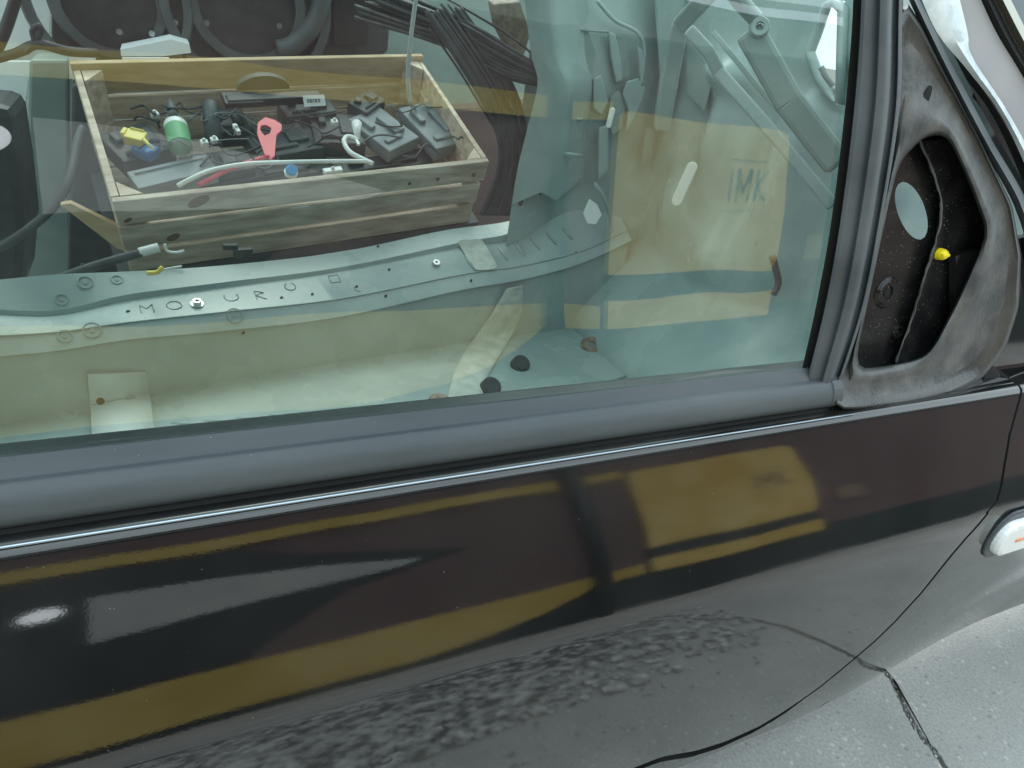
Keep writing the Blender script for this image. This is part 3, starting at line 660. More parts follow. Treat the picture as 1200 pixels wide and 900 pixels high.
indicator(0.155, h1 * .86, 0.002, 0.020, 'indicator_lens', LENS, ib, 0.007)
mb = MB(); mb.box(ci + Vector((0.05, 0, 0)) + nI * .0185, (0.012, 0, 0), uI * .0025, nI * .001); mb.build('orange_mark', ORANGE, ib)

# ------------------------------------------------------------------ the cabin
FZ = 0.30
YS = lambda px: 1.68 + 0.30 * max(min(px, 760), -200) / 700.0
# floor with tunnel
ys = [0.62, 0.95, 1.0, 1.06, 1.2, 1.26, 1.32, 2.2]; zs = [FZ, FZ, 0.34, 0.40, 0.40, 0.34, FZ, FZ]
vs = []
xs = [-1.0 + 2.5 * k / 25 for k in range(26)]
for y, z in zip(ys, zs):
    for x in xs: vs.append((x, y, z))
floor = mesh('floor_pan', vs, grid_faces(len(ys), len(xs)), MINT, car, smooth=True); floor.modifiers.new('b', 'EDGE_SPLIT').split_angle = R(30)
# far sill, lofted along its real edges
def row(pts, dy): return [(x, y, YS(x) + dy) for x, y in pts]
L0 = [(-60, 334), (60, 322), (150, 318), (260, 311), (400, 295), (520, 270), (600, 258), (640, 234), (690, 192)]
L1 = [(-60, 358), (60, 364), (150, 345), (260, 331), (400, 313), (540, 284), (600, 272), (650, 240), (700, 203)]
L1b = [(-60, 364), (60, 370), (150, 352), (260, 337), (400, 318), (540, 290), (606, 280), (655, 250), (706, 212)]
L2 = [(-60, 396), (60, 390), (150, 378), (260, 366), (400, 350), (540, 322), (610, 312), (680, 295), (735, 270)]
L3 = [(-60, 422), (60, 412), (150, 398), (260, 388), (400, 371), (540, 340), (610, 328), (680, 309), (740, 282)]
NS = 90
YEXTRA = 0
sv = loftpix([row(L0, .17), row(L1, .105), row(L1b, .103), row(L2, 0.0), row(L2, -.004), row(L3, -.035), row(L3, -.033)], NS)
# small height relief on the edges
sv[1] = [p + Vector((0, 0, 0.0)) for p in sv[1]]
last = [Vector((p.x, p.y + .012, p.z - .006)) for p in sv[-1]]
face = [Vector((p.x, p.y + .004, p.z * .5 + FZ * .5 + .01)) for p in sv[-1]]
foot = [Vector((p.x, p.y - .012, FZ - .002)) for p in sv[-1]]
outer = [Vector((p.x, p.y + .03, p.z - .10)) for p in sv[0]]
sill_rows = [outer] + sv[:4] + [sv[5]] + [last, face, foot]
v = [p for r in sill_rows for p in r]
sill = mesh('inner_sill', v, grid_faces(len(sill_rows), NS), MINT, car, smooth=True); sill.modifiers.new('b', 'EDGE_SPLIT').split_angle = R(28)
mb = MB(); mb.tube([p + Vector((0, -.001, .0005)) for p in sv[3]], .0022, 6); mb.build('sill_seam', MINTD, sill, smooth=True)
SN = Vector((0, -0.25, 0.97)).normalized()
def sillpt(px, py):
    """point on the visible sill surface under a pixel"""
    v = ray(px, py); best = None
    for r in range(len(sill_rows) - 1):
        for j in range(NS - 1):
            a, b, c, d = sill_rows[r][j], sill_rows[r][j + 1], sill_rows[r + 1][j + 1], sill_rows[r + 1][j]
            for t in ((a, b, c), (a, c, d)):
                e1, e2 = t[1] - t[0], t[2] - t[0]; h = v.cross(e2); k = e1.dot(h)
                if abs(k) < 1e-12: continue
                q = CAM - t[0]; u = q.dot(h) / k
                if u < 0 or u > 1: continue
                w_ = q.cross(e1); vv = v.dot(w_) / k
                if vv < 0 or u + vv > 1: continue
                tt = e2.dot(w_) / k
                if tt > 0 and (best is None or tt < best[0]):
                    nn = e1.cross(e2).normalized(); best = (tt, nn if nn.dot(v) < 0 else -nn)
    if best is None: return at(px, py, YS(px)), SN
    return CAM + v * best[0], best[1]
# weld rings and small holes on the sill
for px, py, r in [(100, 331, .019), (72, 351, .016), (108, 387, .021), (76, 394, .017), (275, 370, .022), (137, 328, .015)]:
    p, n_ = sillpt(px, py); mb = MB(); mb.disc(p, n_, r, .0025, 22, r * .93, hole=r * .78); mb.disc(p, n_, r * .3, .002, 12); mb.build('weld_ring', MINTD, sill)
for px, py in [(150, 365), (330, 349), (366, 345), (418, 336), (452, 347), (443, 289), (633, 228), (552, 329), (675, 296), (96, 310), (456, 316), (285, 390)]:
    p, n_ = sillpt(px, py); mb = MB(); mb.disc(p + n_ * .0005, n_, .0055, .001, 14, el=.7); mb.build('drilled_hole', GAP, sill)
# lettering pressed into the sill
LETM = mat('sill_lettering', (0.2, 0.27, 0.25), rough=0.5)
def letter(strokes, px, py, s=.036):
    p, n_ = sillpt(px, py); u = Vector((1, 0.12, 0.05)); u = (u - n_ * u.dot(n_)).normalized(); w_ = n_.cross(u); mb = MB()
    for st in strokes:
        mb.tube([p + n_ * .0006 + u * a * s + w_ * b * s for a, b in st], .0016, 5)
    mb.build('pressed_letter', LETM, sill)
arc = lambda a0, a1, r=.5, n=12: [(r * math.cos(R(a0 + (a1 - a0) * k / n)), r * math.sin(R(a0 + (a1 - a0) * k / n))) for k in range(n + 1)]
letter([[(-.4, -.5), (-.4, .5), (0, 0), (.4, .5), (.4, -.5)]], 172, 362)
letter([arc(0, 360)], 204, 358)
letter([arc(150, 390)], 271, 348)
letter([[(-.35, -.5), (-.35, .5), (.3, .25), (-.35, 0), (.35, -.5)]], 305, 346)
letter([arc(120, 420, .42)], 340, 336)
letter([[(-.4, .4), (.4, .4), (.4, -.4), (-.4, -.4), (-.4, .4)]], 392, 327)
letter([arc(100, 280, .4)], 420, 338, .03)
# ribs pressed in the sill towards the pillar
for k in range(7):
    x = 545 + k * 19; p0, n0 = sillpt(x, 300 - k * 5.5); p1, n1 = sillpt(x + 12, 318 - k * 6.2)
    mb = MB(); mb.tube([p0, (p0 + p1) / 2 + n0 * .002, p1], [.004, .006, .004], 8); mb.build('pressed_rib', MINT, sill, smooth=True)
# seam sealer strap over the sill and down the inner face
sp = [sillpt(x, y) for x, y in [(548, 282), (555, 292), (562, 304), (570, 318)]]; vs = []
for p, n_ in sp: vs += [p + n_ * .004 + Vector((-.045, 0, 0)), p + n_ * .009 + Vector((-.015, 0, 0)), p + n_ * .008 + Vector((.02, 0, 0)), p + n_ * .003 + Vector((.045, 0, .01))]
mesh('sealer_patch', vs, grid_faces(4, 4), SEALANT, sill, smooth=True, solid=.003, sub=2)
def surf(px, py):
    f_ = atz(px, py, FZ); ye = YS(px) - .035
    if f_.y < ye - .012: return f_, Vector((0, -.2, .98))
    p = at(px, py, ye); return p, Vector((0, -.95, .3))
def drape(name, lf, rt, nr, m, parent, prof_, solid=.004, sub=1):
    L_ = smoothpath([Vector((a, b, 0)) for a, b in lf], 8); R_ = smoothpath([Vector((a, b, 0)) for a, b in rt], 8); vs = []
    for i in range(nr):
        a = L_[int(i / (nr - 1) * (len(L_) - 1))]; b = R_[int(i / (nr - 1) * (len(R_) - 1))]
        for s_, h in prof_:
            q = a.lerp(b, s_); p, n_ = surf(q.x, q.y); vs.append(p + n_ * (h * random.uniform(.85, 1.1)))
    return mesh(name, vs, grid_faces(nr, len(prof_)), m, parent, smooth=True, solid=solid, sub=sub)
drape('sealer_strap', [(592, 338), (575, 368), (552, 400), (533, 432), (524, 462), (521, 486)], [(612, 334), (612, 366), (596, 402), (578, 432), (568, 458), (564, 484)], 22, SEALANT, floor, [(0, .004), (.12, .012), (.4, .014), (.7, .013), (.9, .011), (1, .004)])
brk = drape('seat_bracket', [(104, 438), (107, 480), (110, 540)], [(172, 436), (178, 480), (186, 540)], 16, MINTL, floor, [(0, .014), (.5, .016), (1, .014)], solid=.01, sub=0)
for px, py in ((119, 467), (154, 465)):
    p, n_ = surf(px, py); mb = MB(); mb.disc(p + n_ * .028, n_, .012 if px > 130 else .009, .001, 16); mb.build('bracket_hole', GAP if px < 130 else MINTD, brk)
# floor plugs, washer, groove, ribs
for px, py, r in ((576, 453, .030), (611, 426, .029)):
    c = atz(px, py, FZ + .016); tn = Vector((0, -.62, .78)); mb = MB(); mb.disc(c - tn * .02, tn, r * 1.05, .022, 28, r); mb.disc(c + tn * .002, tn, r * .82, .004, 28, r * .74); mb.build('rubber_plug', DARK, floor)
c = atz(694, 404, FZ + .016); tn = Vector((0, -.62, .78)); mb = MB(); mb.disc(c - tn * .018, tn, .036, .02, 28, .030, hole=.013); mb.build('rusty_washer', RUST, floor); mb = MB(); mb.disc(c - tn * .01, tn, .0135, .008, 16); mb.build('washer_stud', GREY, floor)
c = atz(515, 468, FZ + .001); mb = MB(); mb.disc(c, (0, 0, 1), .03, .005, 24, .026); mb.build('brown_grommet', RUST, floor)
mb = MB(); mb.tube(smoothpath([atz(x, y, FZ + .001) for x, y in [(700, 450), (728, 443), (752, 430), (766, 415)]]), .0055, 8); mb.build('floor_groove', MINTD, floor, smooth=True)
for px in range(215, 480, 38):
    a = atz(px, 497 - (px - 215) * .085, FZ); mb = MB(); mb.tube([a + Vector((-.03, .012, -.004)), a + Vector((0, 0, -.002)), a + Vector((.03, -.004, -.004))], [.004, .009, .004], 8); mb.build('floor_rib', MINT, floor, smooth=True)
# far A-pillar
pr = loftpix([[(610, -40, 1.96), (622, 60, 1.96), (630, 98, 1.95), (618, 150, 1.97), (606, 200, 1.99), (600, 240, 2.02)],
              [(626, -40, 1.90), (636, 60, 1.90), (648, 100, 1.89), (652, 150, 1.93), (645, 190, 1.96), (634, 225, 1.98)],
              [(640, -40, 1.88), (648, 60, 1.88), (664, 100, 1.87), (668, 150, 1.91), (662, 190, 1.95), (652, 235, 1.97)],
              [(652, -40, 1.93), (660, 60, 1.93), (684, 100, 1.92), (682, 150, 1.96), (678, 190, 1.99), (676, 215, 2.0)],
              [(690, -40, 2.0), (688, 60, 2.0), (696, 100, 2.0), (690, 150, 2.02), (686, 190, 2.03), (684, 205, 2.03)]], 30)
farp = mesh('far_pillar', [p for r in pr for p in r], grid_faces(5, 30), MINT, car, smooth=True)
for py in (138, 180):
    mb = MB(); mb.tube([at(662, py, 1.93), at(682, py + 2, 1.93)], .006, 6); mb.build('pillar_tab', MINT, farp, smooth=True)
# bulkhead with pressings
XB = 1.52
bumps = [(1.72, 1.02, .05, .16, .05), (1.55, .95, .04, .2, -.05), (1.40, 1.05, .05, .22, .045), (1.25, .9, .07, .2, -.045), (1.1, 1.0, .05, .2, .05), (1.85, .8, .06, .12, .04), (1.6, .68, .09, .09, .045), (1.3, .65, .08, .1, -.05), (1.0, .7, .07, .12, .05), (.85, .9, .06, .2, -.05), (1.75, 1.2, .12, .05, .05), (1.3, 1.22, .15, .04, -.04)]
NY, NZ = 220, 170; v = []
TRI = [(958, 55), (972, 18), (980, 30), (976, 100), (962, 78)]
for i in range(NZ):
    for j in range(NY):
        y = .66 + 1.5 * j / (NY - 1); z = FZ + 1.15 * i / (NZ - 1)
        x = XB - sum(h * math.exp(-((y - cy) / wy) ** 2 - ((z - cz) / wz) ** 2) for cy, cz, wy, wz, h in bumps) - .25 * sstep(.62, FZ, z)
        v.append((x, y, z))
bh = mesh('bulkhead', v, grid_faces(NZ, NY), MINT, car, smooth=True)
def proj(p):
    d = Vector(p) - CAM; c = AX * d.x + AY * d.y + AZ * d.z      # world -> camera axes
    return 600 + FPX * c.x / -c.z, 450 - FPX * c.y / -c.z
def inside(q, poly):
    r = False
    for i in range(len(poly)):
        (x0, y0), (x1, y1) = poly[i - 1], poly[i]
        if (y0 > q[1]) != (y1 > q[1]) and q[0] < (x1 - x0) * (q[1] - y0) / (y1 - y0) + x0: r = not r
    return r
bm = bmesh.new(); bm.from_mesh(bh.data)
dead = [f for f in bm.faces if inside(proj(f.calc_center_median()), [(950, 60), (968, 5), (990, 0), (985, 125), (962, 95)])]
bmesh.ops.delete(bm, geom=dead, context='FACES'); bm.to_mesh(bh.data); bm.free()
mb = MB(); hp = [atx(x, y, XB - .012) for x, y in [(949, 62), (958, 38), (969, 6), (979, 2), (988, 12), (986, 70), (984, 122), (972, 108), (960, 92), (949, 62)]]; mb.tube(hp, .013, 8, caps=False); mb.build('opening_rim', MINT, bh, smooth=True)
# side panel of the far footwell
v = []
for i in range(24):
    for j in range(24):
        x = 1.0 + .62 * i / 23; z = FZ + 1.1 * j / 23; v.append((x, 2.03 + .03 * math.sin(9 * x) * math.sin(7 * z), z))
mesh('kick_panel', v, grid_faces(24, 24), MINT, car, smooth=True)
def rib(name, pts, r, m, parent, n=8):
    mb = MB(); mb.tube(smoothpath([at(*p) for p in pts]), r, n); return mb.build(name, m, parent, smooth=True)
def onb(px, py):
    p = at(px, py, 1.995)
    return p if p.x < XB - .02 else atx(px, py, XB - .035)
def pressing(name, pts, m, th=.018, bev=.006):
    P_ = [onb(*q) for q in pts]; n_ = Vector((-.35, -.85, .2)) if P_[0].y > 1.99 else Vector((-.92, -.3, .15))
    mb = MB(); mb.prism(P_, n_.normalized() * th); return mb.build(name, m, bh, bevel=bev)
for pts in ([(711, 38), (720, 40), (727, 70), (729, 95), (721, 98), (715, 70)], [(733, 96), (746, 92), (755, 104), (752, 118), (741, 142), (732, 156), (735, 130), (728, 110)], [(745, 54), (752, 60), (756, 84), (748, 92)], [(764, -30), (803, -30), (798, 40), (792, 90), (782, 136), (764, 150), (772, 90), (768, 30)], [(694, 92), (704, 88), (712, 120), (704, 136), (694, 128)], [(700, 150), (712, 146), (712, 200), (700, 212)]):
    pressing('pressed_panel', pts, MINT)
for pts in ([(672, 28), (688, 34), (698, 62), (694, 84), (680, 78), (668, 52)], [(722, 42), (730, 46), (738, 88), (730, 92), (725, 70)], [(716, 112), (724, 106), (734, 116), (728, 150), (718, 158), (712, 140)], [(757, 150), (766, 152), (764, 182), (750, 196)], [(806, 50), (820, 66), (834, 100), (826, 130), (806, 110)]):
    pressing('recess_shade', pts, MINTD, .003, 0)  # thin darker plates that paint the shade of recesses
mb = MB(); q = [onb(x, y) + Vector((-.012, -.012, 0)) for x, y in [(702, 2), (722, 24), (748, 38), (756, 60), (752, 100)]]; mb.tube(smoothpath(q), .006, 8); mb.build('pressed_edge', MINT, bh, smooth=True)
mb = MB(); q = [onb(x, y) + Vector((-.02, -.01, 0)) for x, y in [(660, 30), (690, 36), (720, 38)]]; mb.tube(smoothpath(q), .003, 6); mb.build('thin_wire', MINTD, bh, smooth=True)
def beam(name, pts, w0, m=None):
    """flat folded steel brace, hollow section, between two ends"""
    q = [at(*p) for p in pts]; mb = MB()
    for a, b in zip(q, q[1:]):
        d = (b - a).normalized(); n_ = (-ray(pts[0][0], pts[0][1])); n_ = (n_ - d * n_.dot(d)).normalized(); t_ = d.cross(n_)
        mb.box((a + b) / 2, d * ((b - a).length / 2 + w0 * .3), t_ * w0, n_ * w0 * .5)
    return mb.build(name, m or MINT, car, bevel=w0 * .35)
beam('dash_brace', [(860, -40, 1.42), (822, 2, 1.5), (797, 30, 1.62), (788, 80, 1.66), (776, 150, 1.7)], .022)
beam('dash_brace', [(808, 36, 1.42), (830, 60, 1.38), (842, 84, 1.36), (905, 155, 1.2), (975, 240, 1.06)], .014)
beam('dash_brace', [(836, 38, 1.44), (885, 98, 1.33), (975, 200, 1.14)], .006)
beam('dash_crossmember', [(880, 40, 1.3), (925, 120, 1.2), (980, 190, 1.1)], .03, MINTD)
rib('steering_rod', [(845, -30, 1.3), (866, 0, 1.3), (886, 22, 1.3)], .017, MINT, car)
rib('pedal_arm', [(905, 300, 1.2), (912, 330, 1.18), (906, 345, 1.17)], .009, DARK2, car)
rib('bulkhead_edge', [(962, 78, 1.14), (968, 90, 1.13), (976, 100, 1.12)], .006, SHEET, bh)
mb = MB(); mb.disc(at(890, 32, 1.28), Vector((-.6, -.7, .2)), .022, .012, 18, .018, hole=.009); mb.build('steering_joint', MINT, car)
# white pieces painting the bright light through holes in the bulkhead
def pillpoly(c, u, w_, L, H, n=8):
    o = []
    for k in range(n + 1):
        a = -math.pi / 2 + math.pi * k / n; o.append(c + u * (L / 2 - H / 2 + H / 2 * math.cos(a)) + w_ * (H / 2 * math.sin(a)))
    for k in range(n + 1):
        a = math.pi / 2 + math.pi * k / n; o.append(c + u * (-L / 2 + H / 2 + H / 2 * math.cos(a)) + w_ * (H / 2 * math.sin(a)))
    return o
def facing(px, py, y): return at(px, py, y), -ray(px, py)
for nm, (x0, y0), (x1, y1), H, y in (('oblong_hole_light', (791, 241), (814, 190), .027, 1.38), ('oblong_hole_light', (713, 150), (719, 126), .016, 1.70)):
    a, b = at(x0, y0, y), at(x1, y1, y); u = (b - a).normalized(); n_ = Vector((-.75, -.6, .25)).normalized(); n_ = (n_ - u * n_.dot(u)).normalized(); w_ = n_.cross(u)
    mb = MB(); mb.prism(pillpoly((a + b) / 2, u, w_, (b - a).length, H), n_ * .006); mb.build(nm, WHITEP, bh, bevel=.002)
p, n_ = sillpt(692, 249); p = at(692, 249, 1.93); n_ = Vector((-.3, -.9, .3)).normalized()
mb = MB(); mb.prism([onplane(x, y, p, n_) for x, y in [(690, 233), (700, 240), (705, 252), (698, 263), (688, 262), (683, 250)]], n_ * .004); mb.build('diamond_hole_light', WHITEP, farp, bevel=.002)  # white piece painting the light through a diamond-shaped hole
rib('pillar_flange', [(696, 215, 1.98), (708, 232, 1.97), (716, 255, 1.96), (716, 272, 1.95)], .008, MINT, farp)
# floor connector
mb = MB(); c = atz(742, 376, FZ + .02); mb.box(c, (.03, 0, 0), (0, .022, 0), (0, 0, .02)); mb.box(c + Vector((.0, .0, .03)), (.016, 0, 0), (0, .012, 0), (0, 0, .015)); mb.build('floor_connector', DARK2, floor, bevel=.003)
# roof, near rear pillar and windscreen header close the cabin
mb = MB(); mb.prism([(-1.3, .72, 1.50), (.55, .74, 1.50), (.55, 1.88, 1.50), (-1.3, 1.9, 1.50)], (0, 0, .03)); mb.build('roof', BLACK, car, bevel=.01)
mb = MB(); mb.prism([(-.95, .50, .9), (-.78, .50, .9), (-.80, .70, 1.5), (-.98, .70, 1.5)], (0, .06, 0)); mb.build('centre_pillar', BLACK, car)
mb = MB(); mb.prism([(-.95, 1.99, .3), (-.75, 1.99, .3), (-.80, 1.86, 1.5), (-.98, 1.86, 1.5)], (0, .06, 0)); mb.build('centre_pillar', BLACK, car)
mb = MB(); mb.tube([at(650, -20, 1.92), Vector((.75, 1.9, 1.46)), Vector((.4, 1.88, 1.5))], .03, 8); mb.build('far_windscreen_pillar', BLACK, car, smooth=True)

# ------------------------------------------------------------------ wooden crate beyond the far sill
FLT = at(131, 235, 2.02); FRT = at(574, 188, 2.16); BLT = at(106, 76, 2.55)
ca = (FRT - FLT); CWID = ca.length; ca.normalize(); cb = BLT - FLT; cb = cb - ca * cb.dot(ca); CDEP = cb.length; cb.normalize(); cn = ca.cross(cb).normalized()
if cn.z < 0: cn = -cn
b_ = onplane(152, 322, FLT, cb); CH = (FLT - b_).dot(cn)
print('CRATE', CWID, CDEP, CH, ca, cb, cn)
def cw(u, v_, h): return FLT + ca * u + cb * v_ - cn * h          # along, deep, below the rim
crate = empty('wooden_crate', cw(CWID / 2, CDEP / 2, CH), 'pale slatted wooden crate full of car parts beyond the far sill', 'crate')
def plank(u0, u1, v0, v1, h0, h1, m, wob=.003, name='plank'):
    mb = MB(); j = lambda: random.uniform(-wob, wob)
    c = cw((u0 + u1) / 2, (v0 + v1) / 2, (h0 + h1) / 2)
    mb.box(c, ca * (u1 - u0) / 2, cb * (v1 - v0) / 2, cn * (h1 - h0) / 2)
    mb.v = [p + ca * j() + cn * j() for p in mb.v]
    return mb.build(name, m, crate, bevel=.0025)
ph = CH / 3
for k in range(3): plank(0.0, CWID - .01 * k, 0, .018, k * ph + .005, (k + 1) * ph - .007, (WOOD2, WOOD2, WOOD)[k])
for k in range(3): plank(0.0, CWID, CDEP - .018, CDEP, k * ph - (.02 if k == 0 else 0) + .004, (k + 1) * ph - .006, (WOOD3, WOOD, WOOD2)[k])
for k in range(3):
    plank(.001, .02, .02, CDEP - .02, k * ph + .004, (k + 1) * ph - .006, WOOD); plank(CWID - .02, CWID - .001, .02, CDEP - .02, k * ph + .004, (k + 1) * ph - .006, WOOD)
for k in range(5): plank(.022, CWID - .022, .02 + k * (CDEP - .04) / 5, .02 + (k + 1) * (CDEP - .04) / 5 - .006, CH - .014, CH, WOOD2)
for u, v_ in ((.022, .02), (CWID - .022, .02), (.022, CDEP - .02), (CWID - .022, CDEP - .02)):
    su = 1 if u < .5 else -1; svv = 1 if v_ < .2 else -1; mb = MB()
    mb.prism([cw(u, v_, .004), cw(u + su * .055, v_, .004), cw(u, v_ + svv * .055, .004)], -cn * (CH - .02)); mb.build('corner_post', WOOD, crate)
for px, py, r, e_ in ((233, 236, .032, .5), (203, 278, .02, .55), (480, 215, .006, 1), (513, 210, .007, 1), (560, 250, .008, 1), (555, 205, .008, 1), (150, 258, .012, .5)):
    c = onplane(px, py, FLT - cb * .0005, cb); mb = MB(); mb.disc(c, -cb, r, .0012, 18, u=ca * .9 + cn * .45, el=e_); mb.build('knot', KNOT, crate)
for px, py, l in ((352, 243, .055), (390, 285, .05), (430, 280, .03)):
    c = onplane(px, py, FLT - cb * .001, cb); mb = MB(); mb.box(c, ca * l / 2, cn * .0025, cb * .001); mb.build('paint_streak', WHITEP if px == 352 else KNOT, crate)
# trestle that carries the crate
tb = MB(); lowz = min(cw(u, v_, CH).z for u in (0, CWID) for v_ in (0, CDEP))
tr = empty('trestle', (cw(CWID / 2, CDEP / 2, CH).x, cw(CWID / 2, CDEP / 2, CH).y, 0), 'dark wooden trestle holding up the slatted crate', 'trestle')
mb = MB(); mb.box(cw(CWID / 2, CDEP / 2, CH + .022), ca * (CWID / 2 + .03), cb * (CDEP / 2), cn * .02); mb.build('top', DARK2, tr)
for u in (.06, CWID - .06):
    for v_ in (.06, CDEP - .06):
        p = cw(u, v_, CH + .04); mb = MB(); mb.box((p.x, p.y, p.z / 2), (.02, 0, 0), (0, .02, 0), (0, 0, p.z / 2)); mb.build('leg', DARK2, tr)

# ------------------------------------------------------------------ things in the crate
def cpt(px, py, h): return onplane(px, py, FLT - cn * h, cn)
def cbox(name, px, py, h, L, W_, H_, ang, m, label, cat, bev=.004, extra=None, parent=None):
    c = cpt(px, py, h); a = R(ang); u = ca * math.cos(a) + cb * math.sin(a); w_ = cb * math.cos(a) - ca * math.sin(a)
    mb = MB(); mb.box(c - cn * H_ / 2, u * L / 2, w_ * W_ / 2, cn * H_ / 2)
    if extra:
        for (du, dw, dh, l, ww, hh) in extra: mb.box(c + u * du + w_ * dw + cn * dh, u * l / 2, w_ * ww / 2, cn * hh / 2)
    o = mb.build(name, m, parent, bevel=bev)
    if label: tag(o, label, cat)
    return o, c, u, w_
# dark filling parts
DP = [(160, 165, .10, .16, .14, .06, 20, DARK, 'round-edged black plastic part in the left corner of the crate'),
      (330, 160, .11, .22, .17, .06, 8, DARK2, 'broad charcoal module lying under the red bracket'),
      (395, 150, .10, .17, .16, .06, -10, DARK2, 'charcoal relay box to the right of the red bracket'),
      (450, 150, .085, .15, .2, .05, 24, GREY, 'grey angled cover plate right of the white funnel part'),
      (510, 145, .08, .16, .24, .05, 12, GREY, 'large grey slab cover at the right end of the crate'),
      (255, 190, .12, .2, .1, .05, 5, DARK2, 'charcoal plastic housing behind the grey strip box'),
      (270, 140, .09, .1, .12, .06, 0, DARK, 'black socket block behind the white connectors'),
      (360, 125, .08, .18, .08, .06, 5, DARK2, 'charcoal bar at the back wall of the crate'),
      (430, 118, .07, .12, .08, .05, 35, DARK2, 'tilted charcoal wedge near the back of the crate'),
      (300, 205, .15, .5, .07, .05, 6, DARK, 'long black tube tray along the crate front'),
      (450, 190, .14, .35, .08, .05, 6, DARK, 'black tray along the crate front at right')]
for px, py, h, L, W_, H_, a, m, lab in DP:
    cbox('plastic_part', px, py, h, L, W_, H_, a, m, lab, 'car part', extra=[(L * .2, 0, .006, L * .3, W_ * .5, .014), (-L * .28, W_ * .2, .005, L * .15, W_ * .3, .02), (-L * .1, -W_ * .3, .003, L * .5, W_ * .1, .01)])
gb = cbox('grey_box', 203, 200, .075, .23, .075, .05, 12, GREY, 'flat grey plastic strip box at the crate front left', 'box', extra=[(0, .02, .003, .2, .004, .004)])
# black folding tray with barcode label
c = cpt(322, 116, .03); a = R(3); bk = empty('black_module', c - cn * .03, 'long black module with a white barcode label at the crate back', 'car part')
mb = MB(); mb.box(c, ca * .15, cb * .018, cn * .014); mb.box(c - ca * .1 + cb * .005, ca * .06, cb * .03, cn * .01); mb.build('body', DARK, bk, bevel=.004)
mb = MB(); q = c + cb * .05 - ca * .02; mb.add([q + ca * .085 * math.cos(t) + cn * (.05 * math.sin(t)) for t in [math.pi * k / 12 for k in range(13)]] + [q + cb * .02 + ca * .085 * math.cos(t) + cn * (.05 * math.sin(t)) for t in [math.pi * k / 12 for k in range(13)]], [tuple(range(13)), tuple(range(25, 12, -1))] + [(k, k + 1, 14 + k, 13 + k) for k in range(12)] + [(0, 13, 25, 12)]); mb.build('rounded_cover', DARK2, bk)
lp = cpt(366, 115, .03) - cb * .0195 + cn * .004; ln = (-cb * .8 + cn * .6).normalized(); lu = ca; lw = ln.cross(lu)
mb = MB(); mb.box(lp, lu * .036, lw * .017, ln * .001); lab = mb.build('barcode_label', WHITE, bk)
mb = MB()
x = -.024
while x < .022:
    t = random.choice((.0012, .002, .003)); mb.box(lp + ln * .0014 + lu * (x + t / 2), lu * t / 2, lw * .006, ln * .0003); x += t + random.choice((.0015, .0025, .004))
mb.build('bars', DARK, lab)
# yellow and blue connectors
o, c, u, w_ = cbox('yellow_connector', 158, 157, .045, .055, .042, .03, -30, YEL, 'yellow connector block at the left end of the crate', 'connector', .006, extra=[(-.03, 0, -.005, .012, .03, .02), (.0, .02, .002, .04, .006, .006)])
cbox('blue_connector', 170, 172, .07, .06, .05, .03, -50, BLUE, 'blue plastic connector beneath the yellow one', 'connector', .007, extra=[(.02, -.015, .003, .02, .02, .01)])
mb = MB(); mb.tube([cpt(168, 163, .04), cpt(175, 170, .04), cpt(181, 176, .05)], [.006, .004, .0025], 8); tag(mb.build('yellow_pin', YEL), 'thin yellow plastic pin across the blue connector', 'pin')
# bottle
p0, p1 = cpt(213, 178, .05), cpt(199, 118, .05); d = (p1 - p0).normalized(); Lb = (p1 - p0).length
bt = empty('clear_bottle', p0, 'small clear bottle with green label and dark cap in the crate', 'bottle')
mb = MB(); mb.tube([p0, p0 + d * .005, p0 + d * Lb * .45, p0 + d * Lb * .6, p0 + d * Lb * .74, p0 + d * Lb * .78], [.026, .032, .033, .03, .013, .012], 16); mb.build('body', CLEAR, bt, smooth=True)
mb = MB(); mb.tube([p0 + d * Lb * .1, p0 + d * Lb * .46], [.0335, .0338], 16, caps=False); mb.build('label_wrap', GREEN, bt, smooth=True)
mb = MB(); mb.tube([p0 + d * Lb * .42, p0 + d * Lb * .5], [.0338, .0338], 16, caps=False); mb.build('label_band', WHITEP, bt, smooth=True)
mb = MB(); mb.tube([p0 + d * Lb * .77, p0 + d * Lb * .9, p0 + d * Lb * .9, p0 + d * Lb], [.017, .016, .008, .007], 14); mb.build('cap', DARK2, bt)
# cylinder with white rim
p0, p1 = cpt(250, 165, .07), cpt(247, 122, .05); d = (p1 - p0).normalized()
mb = MB(); mb.tube([p0, p0 + (p1 - p0) * .9, p1], [.024, .025, .022], 16); tag(mb.build('grey_cylinder', DARK2, smooth=True), 'upright dark grey cylinder with pale rim beside the bottle', 'car part')
for nm, px, py, lab in (('white_connector', 239, 165, 'small white connector at left of a pair near the cylinder foot'), ('white_connector', 251, 162, 'small white connector at right of a pair near the cylinder foot'), ('white_connector', 277, 149, 'narrow upright white connector between cylinder and red bracket'), ('white_connector', 392, 141, 'small white square connector left of the white funnel'), ('white_connector', 181, 132, 'white cap left of the bottle shoulder'), ('white_connector', 390, 198, 'flat white block lying on the crate front board')):
    big = px == 390; thin = px == 277
    cbox(nm, px, py, .035 if not big else .01, .06 if big else (.014 if thin else .022), .02 if not thin else .04, .016, random.uniform(-20, 20) if not big else 3, WHITEP, lab, 'connector', .003, extra=[(.0, .0, .004, .01, .008, .01)])
